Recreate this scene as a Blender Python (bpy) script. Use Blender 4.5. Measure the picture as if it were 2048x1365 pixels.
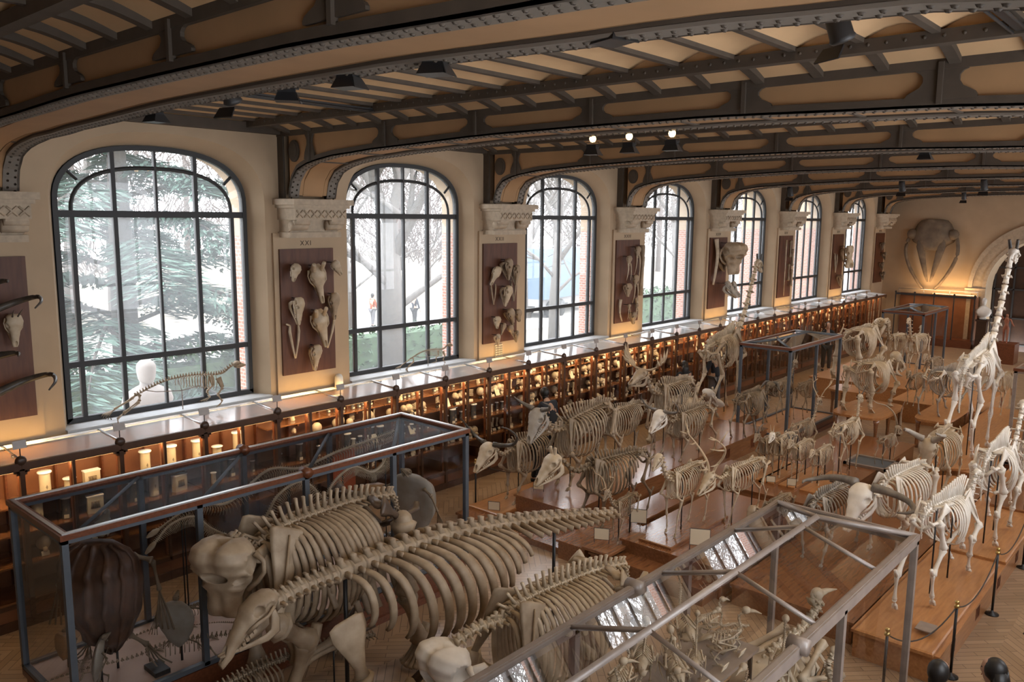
import bpy, math, random
from math import sin, cos, pi, radians, sqrt
from mathutils import Vector as V, Matrix
random.seed(7)
for o in list(bpy.data.objects): bpy.data.objects.remove(o, do_unlink=True)
S = bpy.context.scene
C = S.collection
# ---------------------------------------------------------------- camera, sky, exposure
cam = bpy.data.cameras.new('camera'); cam.sensor_width = 36; cam.lens = 1645/2048*36; cam.clip_start = .05; cam.clip_end = 400
co = bpy.data.objects.new('camera', cam); C.objects.link(co); S.camera = co
yaw, pitch, roll = radians(41.6), radians(8.6), radians(.5)
fwd = V((-sin(yaw)*cos(pitch), cos(yaw)*cos(pitch), -sin(pitch))); rgt = V((cos(yaw), sin(yaw), 0)); dwn = fwd.cross(rgt)
r2 = rgt*cos(roll)-dwn*sin(roll); d2 = rgt*sin(roll)+dwn*cos(roll)
co.matrix_world = Matrix(((r2.x,-d2.x,-fwd.x,0),(r2.y,-d2.y,-fwd.y,0),(r2.z,-d2.z,-fwd.z,5.2),(0,0,0,1)))
S.view_settings.view_transform = 'Standard'; S.view_settings.look = 'None'; S.view_settings.gamma = 1; S.view_settings.use_curve_mapping = False
S.view_settings.exposure = 0.25
S.cycles.transparent_max_bounces = 24; S.cycles.max_bounces = 8; S.cycles.diffuse_bounces = 4; S.cycles.glossy_bounces = 3
S.cycles.caustics_reflective = False; S.cycles.caustics_refractive = False; S.cycles.sample_clamp_indirect = 4
S.cycles.use_denoising = True
W = bpy.data.worlds.new('overcast_sky'); S.world = W; W.use_nodes = True
bg = W.node_tree.nodes['Background']; bg.inputs[0].default_value = (.95,.97,1,1); bg.inputs[1].default_value = 7.4
BAY, YC0, XW, XR = 4.83, 5.765, -11.9, .4            # bay length, first window centre, window wall, opposite wall
XM = (XW+XR)/2
def light(name, kind, loc, energy, col, rot=(0,0,0), size=None, size_y=None, spot=None):
    l = bpy.data.lights.new(name, kind); l.energy = energy; l.color = col
    if size: 
        l.shape = 'RECTANGLE'; l.size = size; l.size_y = size_y or size
    if spot: l.spot_size = spot; l.spot_blend = .5
    o = bpy.data.objects.new(name, l); C.objects.link(o); o.location = loc; o.rotation_euler = rot
    return o
for k in range(-1, 7):                                  # daylight enters by both rows of tall windows
    for sx, x in ((1, XW-.45), (-1, XR+.45)):
        if sx > 0 and k < 0: continue
        o = light('window_portal', 'AREA', (x, YC0+k*BAY, 4.2), 1, (1,1,1), (0, -sx*pi/2, 0), 4.1, 3.0)
        o.data.cycles.is_portal = True
# ---------------------------------------------------------------- helpers
def cat(pts, n):
    """Catmull-Rom through pts, n samples per span"""
    P = [V(p) for p in pts]; P = [P[0]*2-P[1]]+P+[P[-1]*2-P[-2]]; out = []
    for i in range(1, len(P)-2):
        a,b,c,d = P[i-1:i+3]
        for j in range(n):
            t = j/n
            out.append(.5*((2*b)+(c-a)*t+(2*a-5*b+4*c-d)*t*t+(3*b-a-3*c+d)*t**3))
    out.append(P[-2].copy()); return out
def lerp(a, b, t): return a+(b-a)*t
def tab(T, s):
    """interpolate rows (s, a, b, ...) at s"""
    if s <= T[0][0]: return T[0][1:]
    for p, q in zip(T, T[1:]):
        if s <= q[0]:
            t = (s-p[0])/(q[0]-p[0]); t = t*t*(3-2*t)*.5+t*.5
            return [lerp(a,b,t) for a,b in zip(p[1:], q[1:])]
    return T[-1][1:]
class M:
    """collects polygons for ONE mesh object"""
    def __init__(s): s.v=[]; s.f=[]; s.sm=[]; s.mi=[]; s.slot=0; s.smooth=True
    def add(s, vs, fs, smooth=None):
        o = len(s.v); s.v += [tuple(p) for p in vs]
        for f in fs: s.f.append(tuple(i+o for i in f)); s.sm.append(s.smooth if smooth is None else smooth); s.mi.append(s.slot)
        return s
    def box(s, c, d, R=None):
        x,y,z = d[0]/2, d[1]/2, d[2]/2; c = V(c)
        p = [V(q) for q in ((-x,-y,-z),(x,-y,-z),(x,y,-z),(-x,y,-z),(-x,-y,z),(x,-y,z),(x,y,z),(-x,y,z))]
        if R is not None: p = [R@q for q in p]
        return s.add([q+c for q in p], [(0,3,2,1),(4,5,6,7),(0,1,5,4),(1,2,6,5),(2,3,7,6),(3,0,4,7)], False)
    def bb(s, x0, x1, y0, y1, z0, z1): return s.box(((x0+x1)/2,(y0+y1)/2,(z0+z1)/2), (abs(x1-x0),abs(y1-y0),abs(z1-z0)))
    def loft(s, rings, cap=True, closed=False, smooth=None):
        n = len(rings[0]); vs = [p for r in rings for p in r]; fs = []
        m = len(rings)
        for i in range(m if closed else m-1):
            a, b = i*n, ((i+1)%m)*n
            for j in range(n): fs.append((a+j, a+(j+1)%n, b+(j+1)%n, b+j))
        if cap and not closed: fs += [tuple(range(n-1,-1,-1)), tuple(range((m-1)*n, m*n))]
        return s.add(vs, fs, smooth)
    def tube(s, pts, rad, n=6, up=(0,0,1), cap=True):
        pts = [V(p) for p in pts]; m = len(pts); rings = []; up = V(up)
        for i, p in enumerate(pts):
            t = (pts[min(i+1,m-1)]-pts[max(i-1,0)])
            if t.length < 1e-9: t = V((0,0,1))
            t.normalize(); u = up
            if abs(t.dot(u)) > .97: u = V((1,0,0)) if abs(t.x) < .9 else V((0,1,0))
            sd = u.cross(t).normalized(); uu = t.cross(sd)
            r = rad[i] if isinstance(rad, (list,tuple)) else rad
            ra, rb = r if isinstance(r, (tuple,list)) else (r, r)
            rings.append([p+sd*(ra*cos(2*pi*j/n))+uu*(rb*sin(2*pi*j/n)) for j in range(n)])
        return s.loft(rings, cap)
    def bone(s, a, b, r, n=7, e0=1.7, e1=1.6):
        a, b = V(a), V(b); K = ((0,.6*e0),(.05,e0),(.14,e0*.8),(.28,.95),(.5,.82),(.72,.95),(.86,e1*.8),(.95,e1),(1,.6*e1))
        return s.tube([a.lerp(b,k) for k,_ in K], [r*q for _,q in K], n)
    def ell(s, c, r, n=8, m=6, R=None):
        c = V(c); r = r if isinstance(r,(tuple,list)) else (r,r,r); rings = []
        for i in range(m+1):
            a = pi*(i/m*.98+.01)
            ring = [V((r[0]*sin(a)*cos(2*pi*j/n), r[1]*sin(a)*sin(2*pi*j/n), -r[2]*cos(a))) for j in range(n)]
            rings.append([c+(R@q if R is not None else q) for q in ring])
        return s.loft(rings)
    def lathe(s, prof, c=(0,0,0), n=12):
        c = V(c); return s.loft([[c+V((r*cos(2*pi*j/n), r*sin(2*pi*j/n), z)) for j in range(n)] for r,z in prof])
    def prism(s, poly, a, axis, t):
        """extrude a 2D polygon: axis 'x': (y,z) at x=a..a+t ; 'y': (x,z) ; 'z': (x,y)"""
        def pt(p, q): return {'x':(q,p[0],p[1]),'y':(p[0],q,p[1]),'z':(p[0],p[1],q)}[axis]
        n = len(poly); vs = [pt(p,a) for p in poly]+[pt(p,a+t) for p in poly]
        return s.add(vs, [tuple(range(n-1,-1,-1)), tuple(range(n,2*n))]+[(i,(i+1)%n,(i+1)%n+n,i+n) for i in range(n)], False)
    def xf(s, Mx): s.v = [tuple(Mx@V(p)) for p in s.v]; return s
    def merge(s, o, Mx=None): return_v = [tuple(Mx@V(p)) if Mx is not None else p for p in o.v]; k=len(s.v); s.v += return_v; s.f += [tuple(i+k for i in f) for f in o.f]; s.sm += o.sm; s.mi += o.mi; return s
    def mesh(s, name, mats):
        me = bpy.data.meshes.new(name); me.from_pydata(s.v, [], s.f)
        for m in (mats if isinstance(mats,(list,tuple)) else [mats]): me.materials.append(m)
        me.polygons.foreach_set('use_smooth', s.sm); me.polygons.foreach_set('material_index', s.mi); me.update(); return me
    def obj(s, name, mats, parent=None):
        o = bpy.data.objects.new(name, s.mesh(name, mats)); C.objects.link(o)
        if parent: o.parent = parent
        return o
def tag(o, label, cat_, group=None):
    o['label'] = label; o['category'] = cat_
    if group: o['group'] = group
    return o
def thing(name, label, cat_, loc=(0,0,0), rz=0, group=None):
    o = bpy.data.objects.new(name, None); C.objects.link(o); o.location = loc; o.rotation_euler = (0,0,rz); o.empty_display_size = .1
    return tag(o, label, cat_, group)
def struct(o): o['kind'] = 'structure'; return o
def copy_tree(o, loc, rz=0, label=None, group=None):
    c = o.copy(); C.objects.link(c); c.location = loc; c.rotation_euler = (0,0,rz)
    if label: c['label'] = label
    if group: c['group'] = group
    for k in list(o.children):
        d = k.copy(); C.objects.link(d); d.parent = c
        for g in k.children:
            e = g.copy(); C.objects.link(e); e.parent = d
    return c
# ---------------------------------------------------------------- materials
MT = {}
def mat(name, col, rough=.6, metal=0, var=.0, scale=8, spec=None, col2=None, bump=0, stretch=None, coat=0):
    m = bpy.data.materials.new(name); m.use_nodes = True; nt = m.node_tree; b = nt.nodes['Principled BSDF']
    b.inputs['Base Color'].default_value = (*col,1); b.inputs['Roughness'].default_value = rough; b.inputs['Metallic'].default_value = metal
    if spec is not None: b.inputs['Specular IOR Level'].default_value = spec
    if coat: b.inputs['Coat Weight'].default_value = coat; b.inputs['Coat Roughness'].default_value = .18
    if var or col2 or bump:
        tc = nt.nodes.new('ShaderNodeTexCoord'); mp = nt.nodes.new('ShaderNodeMapping'); nz = nt.nodes.new('ShaderNodeTexNoise')
        nz.inputs['Scale'].default_value = scale; nz.inputs['Detail'].default_value = 4
        nt.links.new(tc.outputs['Object'], mp.inputs[0]); nt.links.new(mp.outputs[0], nz.inputs['Vector'])
        if stretch: mp.inputs['Scale'].default_value = stretch
        if var or col2:
            rp = nt.nodes.new('ShaderNodeValToRGB'); rp.color_ramp.elements[0].position = .3; rp.color_ramp.elements[1].position = .7
            c2 = col2 or tuple(min(1,c*(1+var)) for c in col); c1 = col if col2 else tuple(c*(1-var) for c in col)
            rp.color_ramp.elements[0].color = (*c1,1); rp.color_ramp.elements[1].color = (*c2,1)
            nt.links.new(nz.outputs['Fac'], rp.inputs[0]); nt.links.new(rp.outputs[0], b.inputs['Base Color'])
        if bump:
            bp = nt.nodes.new('ShaderNodeBump'); bp.inputs['Strength'].default_value = bump; bp.inputs['Distance'].default_value = .01
            nt.links.new(nz.outputs['Fac'], bp.inputs['Height']); nt.links.new(bp.outputs[0], b.inputs['Normal'])
    MT[name] = m; return m
def emis(name, col, st):
    m = bpy.data.materials.new(name); m.use_nodes = True; nt = m.node_tree; nt.nodes.remove(nt.nodes['Principled BSDF'])
    e = nt.nodes.new('ShaderNodeEmission'); e.inputs[0].default_value = (*col,1); e.inputs[1].default_value = st
    nt.links.new(e.outputs[0], nt.nodes['Material Output'].inputs[0]); MT[name] = m; return m
def glass(name, tint, refl=.5, rough=.02, veil=0, veilcol=(.8,.85,.9), kind='ShaderNodeBsdfTranslucent'):
    """thin pane: transparent + fresnel mirror (+ a pale veil: dusty haze on panes, painted reflection on lids)"""
    m = bpy.data.materials.new(name); m.use_nodes = True; nt = m.node_tree; nt.nodes.remove(nt.nodes['Principled BSDF'])
    t = nt.nodes.new('ShaderNodeBsdfTransparent'); t.inputs[0].default_value = (*tint,1)
    g = nt.nodes.new('ShaderNodeBsdfGlossy'); g.inputs['Roughness'].default_value = rough
    fr = nt.nodes.new('ShaderNodeLayerWeight'); fr.inputs[0].default_value = .5; pw = nt.nodes.new('ShaderNodeMath'); pw.operation = 'POWER'; pw.inputs[1].default_value = 5
    ma = nt.nodes.new('ShaderNodeMath'); ma.operation = 'MULTIPLY_ADD'; ma.inputs[1].default_value = .96; ma.inputs[2].default_value = .04   # Schlick, same on both faces
    nt.links.new(fr.outputs['Facing'], pw.inputs[0]); nt.links.new(pw.outputs[0], ma.inputs[0])
    mu = nt.nodes.new('ShaderNodeMath'); mu.operation = 'MULTIPLY'; mu.inputs[1].default_value = refl; mu.use_clamp = True
    mx = nt.nodes.new('ShaderNodeMixShader'); nt.links.new(ma.outputs[0], mu.inputs[0]); nt.links.new(mu.outputs[0], mx.inputs[0])
    nt.links.new(t.outputs[0], mx.inputs[1]); nt.links.new(g.outputs[0], mx.inputs[2]); out = mx
    if veil:
        tr = nt.nodes.new(kind); tr.inputs[0].default_value = (*veilcol,1)
        m2 = nt.nodes.new('ShaderNodeMixShader'); m2.inputs[0].default_value = veil
        nt.links.new(mx.outputs[0], m2.inputs[1]); nt.links.new(tr.outputs[0], m2.inputs[2]); out = m2
    nt.links.new(out.outputs[0], nt.nodes['Material Output'].inputs[0]); MT[name] = m; return m
mat('plaster', (.46,.34,.222), .85, var=.05, scale=2)
mat('cream_panel', (.40,.23,.11), .8, var=.08, scale=2)
mat('vault', (.56,.36,.19), .85, var=.07, scale=2)
mat('iron', (.085,.066,.050), .68, var=.12, scale=5, spec=.25)
mat('iron_lit', (.20,.172,.142), .7, spec=.3)  # paler iron copy: window light on the flange undersides put into the colour
mat('iron_dark', (.03,.028,.027), .5)
mat('window_iron', (.022,.022,.023), .55)
mat('stone', (.46,.37,.27), .8, var=.12, scale=12, bump=.3)
mat('bone', (.40,.31,.215), .55, col2=(.25,.18,.115), scale=7)
mat('bone_brown', (.27,.20,.13), .55, col2=(.14,.10,.06), scale=7)
mat('bone_white', (.78,.73,.66), .55, col2=(.62,.55,.46), scale=6)
mat('bone_grey', (.40,.36,.31), .65, col2=(.26,.22,.18), scale=6)
mat('bone_cream', (.56,.46,.335), .5, col2=(.38,.29,.19), scale=7)
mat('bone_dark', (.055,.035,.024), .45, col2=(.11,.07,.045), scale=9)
mat('shell_dark', (.05,.024,.014), .55, col2=(.12,.052,.024), scale=9, stretch=(1,1,.35), bump=.8)
mat('shell_pale', (.42,.38,.32), .6, col2=(.30,.25,.19), scale=5)
mat('shell_amber', (.45,.24,.10), .5, col2=(.32,.20,.11), scale=8)
mat('horn_dark', (.03,.026,.023), .4, col2=(.09,.075,.06), scale=10)
mat('horn_grey', (.20,.17,.14), .45, col2=(.10,.085,.07), scale=10)
mat('antler', (.40,.29,.18), .55, col2=(.55,.43,.29), scale=9)
mat('oak', (.27,.115,.046), .25, col2=(.17,.066,.026), scale=5, stretch=(6,.7,6), coat=.9)
mat('oak_pale', (.47,.225,.085), .3, col2=(.34,.145,.052), scale=5, stretch=(6,.7,6), coat=.3)
mat('mahogany', (.17,.055,.022), .35, col2=(.10,.03,.012), scale=6, stretch=(1,5,5))
mat('board_wood', (.12,.042,.018), .55, col2=(.075,.024,.010), scale=4, stretch=(4,4,.6))
mat('cab_back', (.24,.095,.038), .55, col2=(.17,.062,.024), scale=3)
mat('cab_frame', (.10,.046,.022), .4, col2=(.065,.028,.014), scale=6)
mat('dark_wood', (.055,.026,.014), .4, col2=(.035,.017,.01), scale=6)
mat('steel_blue', (.075,.088,.105), .42, var=.1)
mat('steel_grey', (.25,.20,.17), .36, var=.15, spec=.8)
mat('bright_metal', (.62,.62,.62), .3, metal=.9)
mat('brass', (.55,.40,.16), .3, metal=1)
mat('rope', (.05,.04,.035), .8)
mat('black_metal', (.012,.012,.013), .45)
mat('card', (.72,.63,.47), .8)
mat('paper_white', (.80,.78,.72), .8)
mat('case_floor', (.58,.42,.34), .6, var=.08, scale=2)
mat('jar_lid', (.82,.80,.76), .4)
mat('jar_body', (.70,.60,.42), .25, col2=(.58,.48,.32), scale=6)
mat('jar_dark', (.05,.06,.08), .2, col2=(.14,.12,.10), scale=9)
mat('specimen', (.30,.22,.13), .6, col2=(.16,.11,.07), scale=12)
mat('orange_bone', (.55,.33,.15), .6, col2=(.66,.47,.25), scale=8)
mat('marble', (.78,.76,.72), .5, var=.04)
mat('brick_pier', (.46,.19,.12), .85); mat('marble_dimmed', (.26,.24,.22), .8, var=.06)  # last: the bust's white marble, darkened to offset the strong outdoor light
mat('skin', (.50,.31,.22), .55); mat('hair_black', (.012,.010,.009), .45); mat('hair_blond', (.36,.24,.12), .5)
mat('cloth_black', (.014,.014,.016), .85); mat('cloth_navy', (.02,.024,.035), .8); mat('cloth_orange', (.25,.055,.02), .85); mat('cloth_grey', (.12,.12,.13), .85); mat('cloth_white', (.7,.7,.7), .8)
mat('flesh_red', (.22,.055,.03), .5, col2=(.32,.14,.08), scale=12)
mat('bark', (.09,.08,.07), .9, var=.25, scale=10); mat('bark_pale', (.125,.115,.105), .9, var=.2, scale=10)
mat('needles', (.075,.135,.105), .8, var=.35, scale=4); mat('hedge', (.055,.11,.05), .8, var=.3, scale=5)
mat('earth', (.23,.205,.165), .95, col2=(.15,.13,.09), scale=.35)
mat('path_pale', (.34,.32,.29), .95)
mat('truck_blue', (.09,.15,.22), .4); mat('truck_white', (.25,.25,.26), .4)
mat('amber_glow', (.6,.3,.1), .6)
glass('pane', (.97,.98,1), .8, .01, .125)  # dusty film, thick enough to put haze over the garden view
glass('case_glass_near', (.80,.81,.83), .9, .01)
glass('case_top_near', (.62,.64,.68), .12, .25)
glass('case_roof', (.94,.94,.94), 1.9, .01)
glass('case_glass', (.94,.94,.94), .45, .01)
glass('cab_lid', (.95,.95,.95), 2.2, .12, .30, (.75,.78,.8), 'ShaderNodeBsdfDiffuse')  # pale diffuse share paints the whitish window reflection onto the lids
glass('cab_glass', (.96,.95,.93), .7, .02)
emis('warm_tube', (1,.60,.22), 4); emis('lamp_on', (1,.62,.25), 14)
def brick_nodes(m, c1, c2, mort, sc, bw=.5, rh=.25, rot=(0,0,0), msize=.02):
    nt = m.node_tree; b = nt.nodes['Principled BSDF']; tc = nt.nodes.new('ShaderNodeTexCoord'); mp = nt.nodes.new('ShaderNodeMapping'); br = nt.nodes.new('ShaderNodeTexBrick')
    mp.inputs['Rotation'].default_value = rot; br.inputs['Scale'].default_value = sc; br.inputs['Brick Width'].default_value = bw; br.inputs['Row Height'].default_value = rh; br.inputs['Mortar Size'].default_value = msize
    br.inputs['Color1'].default_value = (*c1,1); br.inputs['Color2'].default_value = (*c2,1); br.inputs['Mortar'].default_value = (*mort,1)
    nt.links.new(tc.outputs['Object'], mp.inputs[0]); nt.links.new(mp.outputs[0], br.inputs['Vector']); nt.links.new(br.outputs[0], b.inputs['Base Color']); return br
brick_nodes(MT['brick_pier'], (.48,.20,.13), (.40,.16,.10), (.55,.45,.38), 4, .5, .25, (pi/2,0,0), .03)
mat('parquet', (.2,.1,.05), .33, coat=.3)
def parquet():
    m = MT['parquet']; nt = m.node_tree; b = nt.nodes['Principled BSDF']; outs = []
    for a in (pi/4, -pi/4):
        br = brick_nodes(m, (.40,.275,.175), (.30,.20,.122), (.12,.075,.045), 1, .62, .09, (0,0,a), .004); outs.append(br)
    ck = nt.nodes.new('ShaderNodeTexChecker'); ck.inputs['Scale'].default_value = 1/.44
    tc = nt.nodes.new('ShaderNodeTexCoord'); mp = nt.nodes.new('ShaderNodeMapping'); mp.inputs['Scale'].default_value = (1,0,0); mp.inputs['Location'].default_value = (0,.1,.1)
    nt.links.new(tc.outputs['Object'], mp.inputs[0]); nt.links.new(mp.outputs[0], ck.inputs['Vector'])
    mx = nt.nodes.new('ShaderNodeMix'); mx.data_type = 'RGBA'
    nt.links.new(ck.outputs['Fac'], mx.inputs[0]); nt.links.new(outs[0].outputs[0], mx.inputs[6]); nt.links.new(outs[1].outputs[0], mx.inputs[7]); nt.links.new(mx.outputs[2], b.inputs['Base Color'])
parquet()
# ================================================================ the room
YA, YB = -6.0, 38.0
NW = 7
floor = M().bb(XW-.1, XR+.1, YA, YB, -.1, 0).obj('floor', MT['parquet']); struct(floor)
def arch_pts(yc, half, z0, rise, zb, n=28, e=2.5):
    """opening outline from bottom left, up, over the depressed arch and down"""
    P = [(yc-half, zb), (yc-half, (zb+z0)/2)]
    for i in range(n+1):
        a = pi-pi*i/n; c, s_ = cos(a), sin(a)
        P.append((yc+half*math.copysign(abs(c)**(2/e), c), z0+rise*abs(s_)**(2/e)))
    return P+[(yc+half, (zb+z0)/2), (yc+half, zb)]
ZT = 6.70
OUT = dict(half=1.61, z0=5.32, rise=1.03, zb=2.22); GLZ = dict(half=1.46, z0=5.32, rise=.86, zb=2.24)
def window_wall(name, xf, sg, ks):
    """inner face with arched openings, splayed reveal, outer brick reveal. sg=-1: outside is towards -x"""
    m = M(); xg, xo = xf+sg*.35, xf+sg*.80
    ys = [YA]+[YC0+k*BAY for k in ks]+[YB]
    for k in ks:
        yc = YC0+k*BAY; y0, y1 = yc-BAY/2, yc+BAY/2
        if k == ks[0]: y0 = YA
        if k == ks[-1]: y1 = YB
        A = arch_pts(yc, **OUT); n = len(A)
        B = []                                            # matching points on the bay's border
        for i,(y,z) in enumerate(A):
            if i == 0: B.append((y0, OUT['zb']))
            elif i == n-1: B.append((y1, OUT['zb']))
            else:
                dy, dz = y-yc, z-4.3
                t = min([(abs((y1 if dy>0 else y0)-yc)/abs(dy)) if abs(dy)>1e-6 else 1e9, (ZT-4.3)/dz if dz>1e-6 else ((OUT['zb']-4.3)/dz if dz<-1e-6 else 1e9)])
                B.append((yc+dy*t, 4.3+dz*t))
        vs = [(xf,y,z) for y,z in A]+[(xf,y,z) for y,z in B]
        m.add(vs, [(i,i+1,n+i+1,n+i) for i in range(n-1)], False)
        for cy in (y0,y1): pass
        # corners of the bay above
        iL = max(i for i in range(n) if abs(B[i][0]-y0)<1e-6); iR = min(i for i in range(n) if abs(B[i][0]-y1)<1e-6)
        m.add([(xf,*B[iL]),(xf,*B[iL+1]),(xf,y0,ZT)], [(0,1,2)], False); m.add([(xf,*B[iR]),(xf,*B[iR-1]),(xf,y1,ZT)], [(0,1,2)], False)
        m.bb(xf, xf+sg*.01, y0, y1, 0, OUT['zb'])
        G = arch_pts(yc, **GLZ)
        m.add([(xf,y,z) for y,z in A]+[(xg,y,z) for y,z in G], [(i,i+1,n+i+1,n+i) for i in range(n-1)], True)
    m.bb(xf+sg*.36, xf+sg*.42, YA, YB, -.1, 2.2)
    w = m.obj(name, MT['plaster']); struct(w)
    m = M(); m2 = M()
    for k in ks:                                            # outer brick reveals under pale stone arches
        yc = YC0+k*BAY; G = arch_pts(yc, **GLZ); n = len(G)
        y0, y1 = (YA if k==ks[0] else yc-BAY/2), (YB if k==ks[-1] else yc+BAY/2)
        for a, b in ((y0, yc-GLZ['half']), (yc+GLZ['half'], y1)): m.bb(xg, xo, a, b, -.1, 4.85)
        ring = [(y,z) for y,z in G if z > 4.9]; ring = [(ring[0][0],4.85)]+ring+[(ring[-1][0],4.85)]; q = len(ring)
        vs = [(x,y,z) for x in (xg,xo) for y,z in ring]
        m2.add(vs, [(i,i+1,q+i+1,q+i) for i in range(q-1)])
        for x in (xo,):
            h = q//2
            m2.add([(x,y,z) for y,z in ring[:h+1]]+[(x,yc,7.3),(x,y0,7.3),(x,y0,4.85)], [tuple(range(h+4))], False)
            m2.add([(x,y,z) for y,z in ring[h:]]+[(x,y1,4.85),(x,y1,7.3),(x,yc,7.3)], [tuple(range(q-h+3))], False)
    struct(m.obj(name.replace('wall','trim')+'_brick', MT['brick_pier'])); struct(m2.obj(name.replace('wall','trim')+'_arches', MT['plaster']))
window_wall('wall_left', XW, -1, list(range(0, NW)))
window_wall('wall_right', XR, 1, list(range(-1, NW)))
BARS = (-1.21, -.62, 0, .62, 1.21)
def build_window(nm, yc, xg):
    r = bpy.data.objects.new(nm, None); C.objects.link(r); r['kind'] = 'structure'; r.location = (xg, yc, 0)
    A = arch_pts(0, **GLZ); A2 = arch_pts(0, GLZ['half']-.07, 5.32, .79, 2.3); n = len(A)
    m = M()
    for x0, x1 in ((-.05,.05),):
        vs = [(x,y,z) for x in (x0,x1) for P in (A,A2) for y,z in P]
        f = []
        for i in range(n-1): f += [(i,i+1,n+i+1,n+i),(2*n+i,3*n+i,3*n+i+1,2*n+i+1),(n+i,n+i+1,3*n+i+1,3*n+i)]
        m.add(vs, f, False)
    m.bb(-.05,.05,-1.46,1.46,2.22,2.31)
    def ztop(y, h=1.39, rise=.79): return 5.32+rise*max(0,1-abs(y/h)**2.5)**(1/2.5)
    for y in BARS:
        w = .017 if y == 0 else .03
        m.bb(-.035,.035, y-w, y+w, 2.28, 5.2 if abs(y) > 1 else ztop(y))
    m.bb(-.04,.04,-1.42,1.42,5.14,5.235); m.bb(-.04,.04,-1.42,1.42,3.03,3.11)
    arc = [(0,y,z) for y,z in arch_pts(0, 1.21, 5.2, .66, 5.18, 22)]; m.tube(arc, [(.03,.035)]*len(arc), 4, (1,0,0))
    for s in (-1,1): m.tube([(0,s*1.10,5.66),(0,s*1.30,5.85)], .026, 4)
    m.obj('window_frame', MT['window_iron'], r)
    g = M(); P = arch_pts(0, 1.44, 5.32, .84, 2.25); g.add([(0,y,z) for y,z in P], [tuple(range(len(P)))], False); g.obj('pane', MT['pane'], r)
    return r
for k in range(-1, NW):
    if k >= 0: build_window(f'window_{k+1}', YC0+k*BAY, XW-.35)
    build_window(f'window_{k+2+NW}', YC0+k*BAY, XR+.35)
m = M()
for k in range(0, NW): m.bb(XW-.36, XW+.06, YC0+k*BAY-1.6, YC0+k*BAY+1.6, 2.15, 2.235)
struct(m.obj('trim_window_sills', mat('sill_stone', (.56,.58,.60), .5, var=.06, scale=3)))
# end walls: the far one with a round-headed portal
PXc, PR, PZ = -5.75, 2.08, 2.45
def arc2(r, n=24): return [(PXc+r*cos(pi-pi*i/n), PZ+r*sin(pi-pi*i/n)) for i in range(n+1)]
m = M(); a = arc2(PR); n = len(a)
ym = YB
top = [(XW,ZT)]+[(lerp(XW,XR,i/(n-1)),ZT) for i in range(n)]+[(XR,ZT)]
L = [(PXc-PR,0)]+a+[(PXc+PR,0)]; O = [(XW,0),(XW,PZ)]+[(lerp(XW,XR,i/(n-3)),ZT) for i in range(n-2)]+[(XR,PZ),(XR,0)]
vs = [(x,ym,z) for x,z in L]+[(x,ym,z) for x,z in O]; q = len(L)
m.add(vs, [(i,i+1,q+i+1,q+i) for i in range(q-1)], False); m.add([(XW,ym,PZ),(XW,ym,ZT),(XW+.001,ym,ZT)],[(0,1,2)],False)
vs = [(x,y,z) for y in (ym,ym+1.2) for x,z in L]; m.add(vs, [(i,i+1,q+i+1,q+i) for i in range(q-1)])
struct(m.obj('wall_end', MT['plaster']))
m = M()
for r0, r1, d in ((PR,PR+.14,.10),(PR+.14,PR+.50,.05),(PR+.50,PR+.66,.13)):
    A, B = arc2(r0), arc2(r1); A = [(PXc-r0,0)]+A+[(PXc+r0,0)]; B = [(PXc-r1,0)]+B+[(PXc+r1,0)]; q = len(A)
    vs = [(x,ym-d,z) for x,z in A]+[(x,ym-d,z) for x,z in B]+[(x,ym,z) for x,z in A]+[(x,ym,z) for x,z in B]
    f = []
    for i in range(q-1): f += [(i,i+1,q+i+1,q+i),(q+i,q+i+1,3*q+i+1,3*q+i),(i,2*q+i,2*q+i+1,i+1)]
    m.add(vs, f, False)
for s in (-1,1): m.bb(PXc+s*(PR-.02), PXc+s*(PR+.74), ym-.2, ym, PZ-.22, PZ)
struct(m.obj('trim_portal', MT['stone']))
m = M(); m.bb(PXc-PR-.3,PXc+PR+.3,YB+1.15,YB+1.25,-.2,PZ+PR+.3)
d = m.obj('door_1', MT['dark_wood']); struct(d)
m = M()
for x in (-2.0,-1.3,-.65,0,.65,1.3,2.0): m.bb(PXc+x-.03,PXc+x+.03,YB+1.08,YB+1.14,0,PZ+sqrt(max(0,PR**2-x*x)))
for z in (.1,1.2,2.4,3.3): m.bb(PXc-sqrt(PR**2-max(0,z-PZ)**2),PXc+sqrt(PR**2-max(0,z-PZ)**2),YB+1.08,YB+1.14,z-.03,z+.03)
m.obj('door_bars', MT['iron_dark'], d)
struct(M().bb(XW-.8, XR+.8, YA-.1, YA, 0, ZT).obj('wall_back', MT['plaster']))
struct(M().bb(XW-.8, XR+.8, YA-.1, YB+1.3, ZT+.14, ZT+.22).obj('ceiling', MT['plaster']))
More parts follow.
